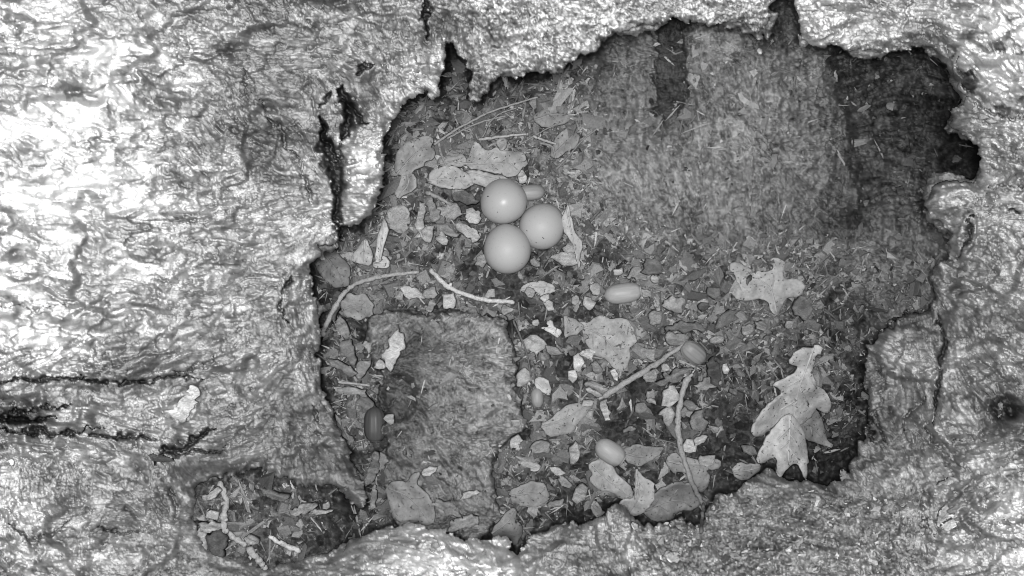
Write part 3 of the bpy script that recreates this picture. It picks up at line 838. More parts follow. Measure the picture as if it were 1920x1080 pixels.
leaf([(1103,877),(1110,864),(1130,862),(1143,868),(1156,885),(1166,896),(1179,906),(1188,926),(1185,936),(1165,936),(1150,925),(1130,920),(1112,912),(1103,900),(1112,889)],
     [(1110,872),(1140,900),(1182,932)], 'smooth grey leaf just below the lower acorn', .24, .012, .003, (0, 0), None, 3, seed=8)
leaf([(1192,884),(1198,886),(1206,896),(1223,903),(1229,926),(1222,946),(1202,966),(1181,969),(1162,946),(1165,938),(1188,936),(1194,920),(1190,905)],
     [(1194,886),(1198,930),(1180,962)], 'pale leaf with a straight stalk standing beside the leaf under the lower acorn', .26, .016, .004, (0, 0), [(1194,880),(1193,910),(1191,936)], 2, seed=9)
leaf([(1206,958),(1218,934),(1245,912),(1290,902),(1302,925),(1316,945),(1300,956),(1266,961),(1262,976),(1240,980),(1216,970)],
     [(1210,958),(1255,940),(1308,938)], 'broad dark curled leaf against the bottom ledge beside the long twig', .15, .012, .006, (0, 0), None, 4, seed=11)
leaf([(1248,862),(1264,848),(1279,858),(1300,861),(1350,860),(1354,873),(1346,881),(1322,880),(1331,896),(1326,916),(1315,926),(1302,914),(1290,888),(1272,884),(1266,890),(1256,880)],
     [(1252,864),(1290,872),(1348,868)], 'ragged grey leaf crossed by the long thin twig near the bottom', .20, .010, .004, (0, 0), None, 3, seed=12)
leaf([(1168,842),(1195,834),(1225,840),(1250,836),(1236,851),(1216,866),(1200,876),(1180,870),(1170,858)], [(1172,850),(1205,856),(1244,840)], 'small dark leaf pointing right from the lower acorn', .15, .010, .003, (0, 0), None, 2, seed=13)
leaf([(1373,892),(1374,876),(1388,867),(1398,872),(1410,869),(1430,873),(1421,886),(1402,900),(1386,899)], [(1376,884),(1402,882),(1426,876)], 'rounded leaf fragment left of the foot of the large upright leaf', .22, .012, .003, (0, 0), None, 2, seed=14)
leaf([(729,328),(743,304),(750,285),(765,268),(785,260),(807,257),(809,275),(803,291),(790,302),(775,316),(758,323),(742,331)], [(734,325),(770,292),(804,262)], 'grey oval leaf near the wood flap at the top left of the nest', .19, .008, .004, (0, 0), None, 4, seed=15)
leaf([(801,339),(806,322),(822,313),(842,310),(862,319),(880,328),(893,344),(880,351),(860,355),(840,352),(815,349)], [(803,338),(845,337),(890,344)], 'smooth grey leaf lying left above the uppermost egg', .23, .011, .003, (0, 0), None, 4, seed=16)
leaf([(868,305),(880,292),(884,274),(893,262),(905,279),(920,283),(928,274),(938,281),(955,284),(976,284),(986,296),(988,311),(975,319),(971,330),(956,331),(936,324),(900,317),(878,314)], [(868,306),(920,307),(984,303)], 'largest grey lobed leaf lying above the uppermost egg', .21, .010, .004, (0, 0), [(852,302),(866,306),(885,307)], 6, seed=17)
leaf([(872,318),(900,320),(935,328),(965,336),(975,344),(950,350),(915,352),(890,345),(876,332)], [(874,322),(920,334),(970,344)], 'pale leaf edge between the largest lobed leaf and the uppermost egg', .24, .008, .003, (0, 0), None, 2, seed=18)
leaf([(742,290),(752,272),(768,262),(772,270),(784,258),(800,254),(812,262),(806,276),(818,284),(812,298),(796,300),(792,314),(774,318),(768,330),(750,330),(738,318)], [(744,326),(775,292),(810,262)], 'crumpled lobed leaf overlapping the grey oval leaf near the wood flap', .17, .014, .004, (0, 0), None, 4, seed=41)
leaf([(820,300),(834,290),(850,296),(866,286),(876,300),(868,312),(850,308),(838,316),(824,312)], [(822,308),(850,302),(872,294)], 'small lobed leaf scrap between the oval leaves and the largest lobed leaf', .18, .009, .004, (0, 0), None, 2, seed=42)
leaf([(730,398),(744,384),(762,388),(768,402),(760,416),(764,432),(748,438),(736,428),(728,412)], [(742,388),(748,412),(746,434)], 'torn grey leaf scrap right of the tip of the wood flap', .20, .006, .004, (0, 0), None, 2, seed=43)
leaf([(1122,905),(1140,890),(1150,898),(1168,892),(1180,908),(1174,926),(1158,934),(1140,928),(1128,934),(1118,920)], [(1122,918),(1150,912),(1178,908)], 'lobed leaf piece under the smooth grey leaf below the lower acorn', .16, .004, .004, (0, 0), None, 2, seed=44)
leaf([(929,266),(940,257),(951,261),(949,278),(936,281)], [(931,270),(946,264)], 'tiny lobe of leaf under the short straw above the largest leaf', .2, .012, .002, (0, 0), None, 0, seed=19)
leaf([(759,319),(772,324),(782,340),(780,351),(765,361),(744,373),(739,363),(750,344)], [(762,322),(765,345),(746,370)], 'folded leaf standing on edge between the wood flap and the smooth grey leaf', .20, .012, .002, (0, 0), None, 2, seed=20, fold=.02)
leaf([(717,407),(725,420),(728,438),(722,456),(716,476),(714,492),(702,491),(705,470),(709,446),(713,424)], [(708,488),(716,450),(719,415)], 'narrow pale leaf standing upright beside the triangular leaf', .30, .020, .002, (0, 0), None, 0, seed=21)
leaf([(682,446),(691,455),(697,470),(698,490),(690,499),(668,494),(657,486),(667,470)], [(684,450),(682,490)], 'triangular pale leaf left of the narrow upright leaf', .26, .014, .003, (0, 0), None, 2, seed=22)
leaf([(716,478),(726,485),(733,496),(722,502),(700,501),(699,491)], [(702,496),(728,494)], 'small pale leaf tip at the foot of the narrow upright leaf', .28, .010, .002, (0, 0), None, 0, seed=23)
leaf([(596,478),(611,462),(626,465),(636,480),(653,495),(657,520),(648,540),(625,541),(605,522),(590,500)], [(604,472),(630,505),(645,535)], 'dark curled leaf tucked under the left wall', .12, .010, .006, (0, 0), None, 3, seed=24)
leaf([(636,568),(648,560),(652,549),(668,555),(680,550),(690,562),(703,570),(698,582),(701,594),(684,592),(676,601),(660,594),(648,597),(642,586)], [(640,582),(668,572),(698,580)], 'round crumpled leaf below the curved twig at the left', .18, .012, .004, (0, 0), None, 3, seed=25)
leaf([(1054,410),(1060,395),(1066,381),(1070,400),(1075,425),(1081,440),(1091,456),(1088,480),(1087,513),(1083,486),(1077,461),(1067,446),(1057,430)], [(1063,390),(1070,430),(1086,505)], 'torn strip of leaf leaning on the right hand egg', .24, .022, .002, (0, -.004), None, 0, seed=26)
leaf([(973,546),(985,530),(1010,528),(1026,530),(1040,534),(1043,546),(1031,552),(1019,561),(1010,549),(995,546)], [(976,544),(1008,538),(1038,540)], 'torn leaf scrap just below the lowest egg', .24, .008, .003, (0, 0), None, 2, seed=27)
leaf([(1013,615),(1030,613),(1025,602),(1035,601),(1042,615),(1053,618),(1048,634),(1038,628),(1029,619)], [(1016,615),(1036,617),(1048,630)], 'star shaped pale leaf scrap left of the wrinkled lobed leaf', .34, .010, .002, (0, 0), None, 0, seed=28, round_=1)
leaf([(722,925),(730,906),(748,900),(764,906),(771,890),(790,886),(777,906),(800,925),(812,945),(816,976),(800,986),(770,976),(746,979),(735,960)], [(728,915),(770,935),(806,980)], 'dull leaf stuck on the bottom end of the spongy slab', .17, .006, .003, (0, 0), None, 4, seed=29)
leaf([(918,1003),(945,966),(964,950),(970,964),(962,984),(976,980),(979,1000),(966,1026),(955,1006),(935,1012)], [(922,1000),(950,980),(966,955)], 'grey leaf wedged against the bottom ledge right of the spongy slab', .17, .016, .004, (0, 0), None, 2, seed=30)
leaf([(1106,946),(1115,939),(1129,955),(1129,969),(1115,971)], [(1110,945),(1125,966)], 'tiny leaf scrap against the rounded knob of the bottom ledge', .22, .012, .002, (0, 0), None, 0, seed=31)
leaf([(1012,796),(1035,785),(1060,760),(1085,755),(1116,752),(1106,771),(1091,785),(1075,811),(1050,819),(1030,819)], [(1018,800),(1060,785),(1108,756)], 'broad wrinkled leaf right of the spongy slab above the lower acorn', .19, .010, .004, (0, 0), None, 4, seed=32)
leaf([(1000,712),(1016,706),(1030,716),(1034,740),(1024,740),(1008,732)], [(1004,714),(1030,738)], 'small folded pale leaf at the right edge of the spongy slab', .28, .012, .003, (0, 0), None, 0, seed=33)
leaf([(950,925),(985,905),(1020,905),(1034,930),(1020,945),(1000,952),(965,948)], [(955,930),(1000,925),(1030,935)], 'dull grey leaf lying flat between the slab and the bottom ledge', .17, .010, .003, (0, 0), None, 3, seed=34)
leaf([(1058,590),(1080,600),(1095,612),(1086,626),(1068,628),(1056,634),(1060,612)], [(1062,595),(1075,624)], 'curled leaf end overlapping the left side of the wrinkled lobed leaf', .17, .010, .003, (0, 0), None, 1, seed=35)
leaf([(1000,215),(1030,200),(1050,196),(1068,205),(1075,222),(1050,235),(1020,238),(1004,230)], [(1002,225),(1040,214),(1072,218)], 'dull leaf under the crossed thin straws above the eggs', .15, .006, .003, (0, 0), None, 3, seed=36)
leaf([(1048,250),(1070,238),(1088,250),(1082,275),(1060,285),(1040,300),(1030,285)], [(1040,288),(1080,248)], 'brown grey leaf at the foot of the dusty slope', .15, .006, .003, (0, 0), None, 2, seed=37)

# ------------------------------------------------------------------ eggs
def egg(px, py, w, h, zc, ang, label, marks=(), mat=None):
    zr = .019
    k = mm_at(zc)
    a, b = w * k / 2, h * k / 2
    V, F, nu, nv = [], [], 64, 40
    for j in range(nv + 1):
        t = math.pi * j / nv
        for i in range(nu):
            p = 2 * math.pi * i / nu
            yy = math.cos(t)
            r = math.sin(t) * (1 - .055 * yy - .02 * yy * yy)
            V.append((a * r * math.cos(p), b * yy, .5 * (a + b) * .97 * r * math.sin(p)))
    for j in range(nv):
        for i in range(nu):
            F.append((j * nu + i, (j + 1) * nu + i, (j + 1) * nu + (i + 1) % nu, j * nu + (i + 1) % nu))
    o = link('egg', mesh_from('egg', np.array(V), F, mat or M_EGG))
    x, y = unproj(px, py, zc)
    o.location = (x, y, zc)
    o.rotation_euler = (0, 0, math.radians(ang))
    tag(o, label, 'egg', 'clutch of three eggs')
    R = Matrix.Rotation(-math.radians(ang), 3, 'Z')
    for mx, my, s in marks:             # little dirt flecks stuck to the shell
        kx = Vector(((mx - px) * k, -(my - py) * k, 0))
        q = 1 - (kx.x / a) ** 2 - (kx.y / b) ** 2
        kx.z = .5 * (a + b) * .97 * math.sqrt(max(q, .02))
        d = link('dirt_fleck', tube_mesh('dirt_fleck', [(-s * k, 0, 0), (-s * k * .3, s * k * .2, .0001), (s * k, -s * k * .1, 0)], [.00025, .0005, .0002], M_CRUMB, .05, 6, .3, seed=int(mx)), o)
        d.location = R @ kx
    return o
egg(944, 377.5, 88, 85, .020, 20, 'uppermost of the three eggs, with a small bright glint', [(916, 372, 1.5), (934, 401, 1.2)], M_EGG_GLOSSY)
egg(1016.5, 424, 85, 88, .012, -35, 'right hand egg with dirt specks, touching the leaf strip', [(989, 436, 3), (1016, 448, 4), (1003, 455, 3), (1000, 450, 2)])
egg(951, 466.5, 88, 94, .021, 8, 'lowest of the three eggs, clean and plain', [(977, 495, 2)])

# ------------------------------------------------------------------ acorns
def acorn(px, py, L, W, ang, label, tone=.28, lift=0.0, ridges=0.0):
    zc = float(soft_z(px, py)) + W * .00045 / 2 * .75 + lift
    k = mm_at(zc)
    a, r0 = L * k / 2, W * k / 2
    prof = [(-1.0, .0), (-.985, .30), (-.93, .52), (-.82, .74), (-.62, .92), (-.35, 1.0), (0, 1.0), (.35, .97), (.6, .86), (.78, .66), (.9, .42), (.95, .22), (.97, .10), (1.0, .0)]
    prof = [prof[0]] + [(p[0], p[1]) for p in prof[1:-1]] + [prof[-1]]
    V, F, T, nu = [], [], [], 40
    for j, (t, r) in enumerate(prof):
        for i in range(nu):
            p = 2 * math.pi * i / nu
            rr = r * r0 * (1 + ridges * math.sin(p * 11) + .012 * math.sin(p * 3 + t * 4))
            V.append((a * t, rr * math.cos(p), rr * math.sin(p)))
            T.append(tone * (1 + .05 * math.sin(p * 7) + (.14 if t < -.8 else 0)))
    for j in range(len(prof) - 1):
        for i in range(nu):
            F.append((j * nu + i, j * nu + (i + 1) % nu, (j + 1) * nu + (i + 1) % nu, (j + 1) * nu + i))
    o = link('acorn', mesh_from('acorn', np.array(V), F, M_ACORN, T))
    x, y = unproj(px, py, zc)
    o.location = (x, y, zc)
    o.rotation_euler = (0, math.radians(4), math.radians(ang))
    tag(o, label, 'acorn', 'fallen acorns')
    link('tip', tube_mesh('tip', [(a * .95, 0, 0), (a * 1.02, 0, 0), (a * 1.07, 0, .0002)], [r0 * .16, r0 * .10, r0 * .03], M_ACORN, tone * .5, 8, .1), o)
    link('scar', tube_mesh('scar', [(-a * .955, 0, 0), (-a * .99, 0, 0), (-a * 1.01, 0, 0)], [r0 * .52, r0 * .48, r0 * .30], M_CHIP, tone * 1.15, 18, .05), o)
    return o
acorn(1167, 550, 70, 38, 188, 'long smooth pale acorn lying right of the lowest egg, below the dust', .31, .002)
acorn(1143, 847, 60, 41, 146, 'short pale acorn in the litter near the bottom, beside a dark leaf', .33, .004)
acorn(997, 361, 50, 30, 5, 'acorn peeping out from behind the uppermost egg', .24, .004)
acorn(1301, 662, 52, 36, -38, 'ridged acorn at the upper end of the straight twig', .21, .006, .05)
acorn(703, 795, 66, 40, 92, 'dark acorn wedged between the left wall and the spongy slab', .07, .012, .03)
acorn(1007, 745, 36, 23, 95, 'small oval seed at the right edge of the spongy slab', .25, .010)

# ------------------------------------------------------------------ twigs and straws
def twig(name, ctrl, w0, w1, label, cat, tone, lift=.006, group=None, rough=.14, seed=0, sides=9, wallside=False, stubs=()):
    n = max(8, int(len(ctrl) * 9))
    pts = spline(ctrl, n)
    pts = [(p[0] + .20 * w1 * float(vnoise(np.array([i * .6]), np.array([seed * 1.7]), 31)[0]), p[1] + .20 * w1 * float(vnoise(np.array([i * .6]), np.array([seed * 1.7]), 32)[0])) for i, p in enumerate(pts)]
    zs = np.array([float((wall_z if wallside else soft_z)(p[0], p[1])) for p in pts])
    for _ in range(4):
        zs[1:-1] = (zs[:-2] + zs[1:-1] * 2 + zs[2:]) / 4
    rad = [(w0 + (w1 - w0) * i / n) * .5 * mm_at(zs[i]) * (1 + rough * 1.1 * float(vnoise(np.array([i * .45]), np.array([seed * 3.7]), 9)[0])) * (.8 if i in (0, n) else 1) for i in range(n + 1)]
    P = []
    for (px, py), z, r in zip(pts, zs, rad):
        zz = z + lift + r
        P.append((*unproj(px, py, zz), zz))
    org = P[0]
    o = link(name, tube_mesh(name, P, rad, M_TWIG, tone, sides, rough, org, seed))
    o.location = org
    tag(o, label, cat, group)
    for (i, dx, dy, L) in stubs:
        q = P[i]
        link('side_stub', tube_mesh('side_stub', [q, (q[0] + dx * L * .5, q[1] + dy * L * .5, q[2] + .001), (q[0] + dx * L, q[1] + dy * L, q[2] + .002)], [rad[i] * .8, rad[i] * .6, rad[i] * .45], M_TWIG, tone * 1.1, 7, .15, org, seed), o)
    return o
TW = 'twigs lying in the nest litter'
twig('twig', [(604,628),(614,603),(638,558),(664,534),(700,522),(740,515),(786,510)], 10, 6, 'curved grey twig arching out from under the left wall', 'twig', .32, .014, TW, seed=1)
twig('twig', [(808,506),(835,534),(870,551),(910,562),(964,567)], 9, 8, 'pale bare twig running down right below the lowest egg', 'twig', .46, .014, TW, seed=2, stubs=[(14, .3, .95, .004)])
twig('twig', [(1131,743),(1180,713),(1230,681),(1286,645)], 11, 9, 'straight grey twig slanting up to the ridged acorn', 'twig', .28, .012, TW, seed=3, stubs=[(0, -.9, -.3, .005), (16, .5, .6, .004)])
twig('twig', [(1292,706),(1278,742),(1271,790),(1277,842),(1297,905),(1319,947)], 11, 8, 'long thin twig with a bright broken top running down to the bottom ledge', 'twig', .30, .020, TW, seed=4, stubs=[(0, .7, .5, .004), (22, .8, .4, .003)])
twig('twig', [(1319,945),(1317,970),(1314,1000)], 6, 7, 'short dark twig end hanging over the bottom ledge', 'twig', .10, .012, TW, seed=5, wallside=True)
twig('twig', [(412,903),(424,940),(419,985),(433,1003),(460,1022)], 10, 9, 'knobbly pale twig in the bottom left pocket', 'twig', .30, .012, TW, seed=6, stubs=[(12, -.8, -.2, .004), (20, .7, .3, .004)], rough=.25)
twig('twig', [(465,1030),(482,1047),(499,1066)], 12, 10, 'short thick stick at the lower end of the knobbly twig', 'twig', .28, .022, TW, seed=7)
twig('twig', [(505,1006),(530,1020),(563,1034)], 7, 9, 'pale short stick lying on dark litter in the bottom left pocket', 'twig', .42, .020, TW, seed=8)
twig('straw', [(814,271),(850,246),(890,224),(930,206),(1008,182)], 5, 3.5, 'longest straw slanting across the top of the nest', 'straw', .27, .016, 'dry straws above the eggs', .06, 9, 6)
twig('straw', [(838,260),(870,243),(905,228),(950,217)], 4, 3, 'straw lying close below the longest straw', 'straw', .24, .013, 'dry straws above the eggs', .06, 10, 6)
twig('straw', [(897,262),(940,256),(987,251)], 6, 4, 'short pale straw level above the largest leaf', 'straw', .34, .018, 'dry straws above the eggs', .06, 11, 6)
twig('straw', [(1000,255),(1020,263),(1043,270)], 5, 4, 'short pale straw crossing a thinner one right of the level straw', 'straw', .32, .014, 'dry straws above the eggs', .06, 12, 6)
twig('straw', [(972,272),(1010,250),(1055,226)], 3, 2.5, 'thin straw rising to the right across a short pale one', 'straw', .22, .012, 'dry straws above the eggs', .06, 13, 6)
twig('straw', [(905,257),(920,228),(940,212),(968,203)], 2.4, 2, 'hair thin bent straw crossing the longest straw', 'straw', .26, .02, 'dry straws above the eggs', .06, 14, 6)
twig('straw', [(1012,268),(1035,275),(1042,297)], 5, 4, 'curled grey straw near the foot of the dusty slope', 'straw', .22, .010, 'dry straws above the eggs', .06, 15, 6)
twig('straw', [(1042,318),(1065,295),(1090,265),(1118,243)], 4, 3, 'grey root like straw lying up the dusty slope', 'straw', .2, .006, 'dry straws above the eggs', .06, 16, 6)
twig('straw', [(800,360),(825,372),(848,385)], 8, 5, 'curved stalk under the smooth grey leaf', 'straw', .26, .010, 'dry straws above the eggs', .1, 17, 7)
twig('straw', [(822,262),(826,285),(836,310)], 7, 4, 'curved leaf stalk below the lower end of the longest straw', 'straw', .22, .010, 'dry straws above the eggs', .1, 18, 7)
twig('root_fibre', [(1210,205),(1232,212),(1243,240),(1240,262)], 4, 2, 'small hooked root hanging at the end of the dark groove', 'root', .10, .006, None, .1, 19, 6)
twig('root_fibre', [(1268,190),(1285,194),(1300,196)], 3, 2, 'tiny pale rootlet beside the dark groove', 'root', .25, .006, None, .1, 20, 6)
twig('twig', [(962,600),(985,655),(996,705)], 4, 3, 'thin dark stem along the right edge of the spongy slab', 'twig', .12, .010, TW, seed=21, sides=6)
twig('straw', [(635,716),(662,719),(693,723)], 6, 4, 'pale splinter like straw between the left wall and the slab', 'straw', .34, .012, 'dry straws above the eggs' if False else None, .1, 22, 7)

#CHIPS
# ------------------------------------------------------------------ chips of wood and bark, each its own thing
def ngon(cx, cy, w, h, ang, seed, n=8, jag=.22):
    r = random.Random(seed)
    c, s = math.cos(math.radians(ang)), math.sin(math.radians(ang))
    out = []
    for i in range(n):
        a = 2 * math.pi * (i + .35 * (r.random() - .5)) / n
        q = 1 + (r.random() - .5) * 2 * jag * 1.5
        u, v = w / 2 * q * math.copysign(abs(math.cos(a)) ** .8, math.cos(a)), h / 2 * q * math.copysign(abs(math.sin(a)) ** .8, math.sin(a))
        out.append((cx + u * c - v * s, cy + u * s + v * c))
    return out

def chip(name, cx, cy, w, h, ang, tone, label, cat, group=None, thick=.003, lift=.006, tilt=.25, poly=None, seed=None, on_wall=False, grain=True):
    seed = seed if seed is not None else int(cx * 7 + cy * 13)
    rs = random.Random(seed)
    poly = poly or wobble(ngon(cx, cy, w * 1.06, h * 1.06, ang, seed, 5 + seed % 4), .045 * (w + h), seed)
    fo = rs.choice((-1, 1)) * .10 * rs.random()
    fa = rs.random() * math.pi
    z0 = float((wall_z if on_wall else soft_z)(cx, cy)) + lift
    tx, ty = (rs.random() - .5) * tilt * 2, (rs.random() - .5) * tilt * 2
    k = mm_at(z0)
    c, s = math.cos(math.radians(ang)), math.sin(math.radians(ang))
    if on_wall:
        e = 12.0
        sx = float(wall_z(cx + e, cy) - wall_z(cx - e, cy)) / (2 * e)
        sy = float(wall_z(cx, cy + e) - wall_z(cx, cy - e)) / (2 * e)
        sx, sy = max(-.0006, min(.0006, sx)), max(-.0006, min(.0006, sy))
    else:
        sx = sy = 0
    def zf(px, py):
        px = np.asarray(px, np.float32); py = np.asarray(py, np.float32)
        u, v = (px - cx) * c + (py - cy) * s, -(px - cx) * s + (py - cy) * c
        z = z0 + ((px - cx) * tx + (py - cy) * ty) * k + sx * (px - cx) + sy * (py - cy)
        z = z + fo * 2.5 * k * np.abs((px - cx) * math.cos(fa) + (py - cy) * math.sin(fa))
        z = z + .0022 * fbm(u / 18, v / 6, seed, 3) + .0006 * fbm(u / 9, v / 2.5, seed + 3, 2) + .0012 * fbm(px / 14, py / 14, seed + 5, 2)
        return z
    def tf(px, py):
        u, v = (px - cx) * c + (py - cy) * s, -(px - cx) * s + (py - cy) * c
        return 1.0 * tone * (1 + .6 * fbm(u / 20, v / 3.5, seed + 7, 3) + .15 * fbm(px / 6, py / 6, seed + 8, 2))
    x, y = unproj(cx, cy, z0)
    me = plate(name, poly, zf, thick, M_CHIP, tf, max(2.6, min(5.0, min(w, h) / 6)), origin=(x, y, z0))
    o = link(name, me)
    o.location = (x, y, z0)
    tag(o, label, cat, group)
    return o
G1 = 'wood chips in the nest litter'
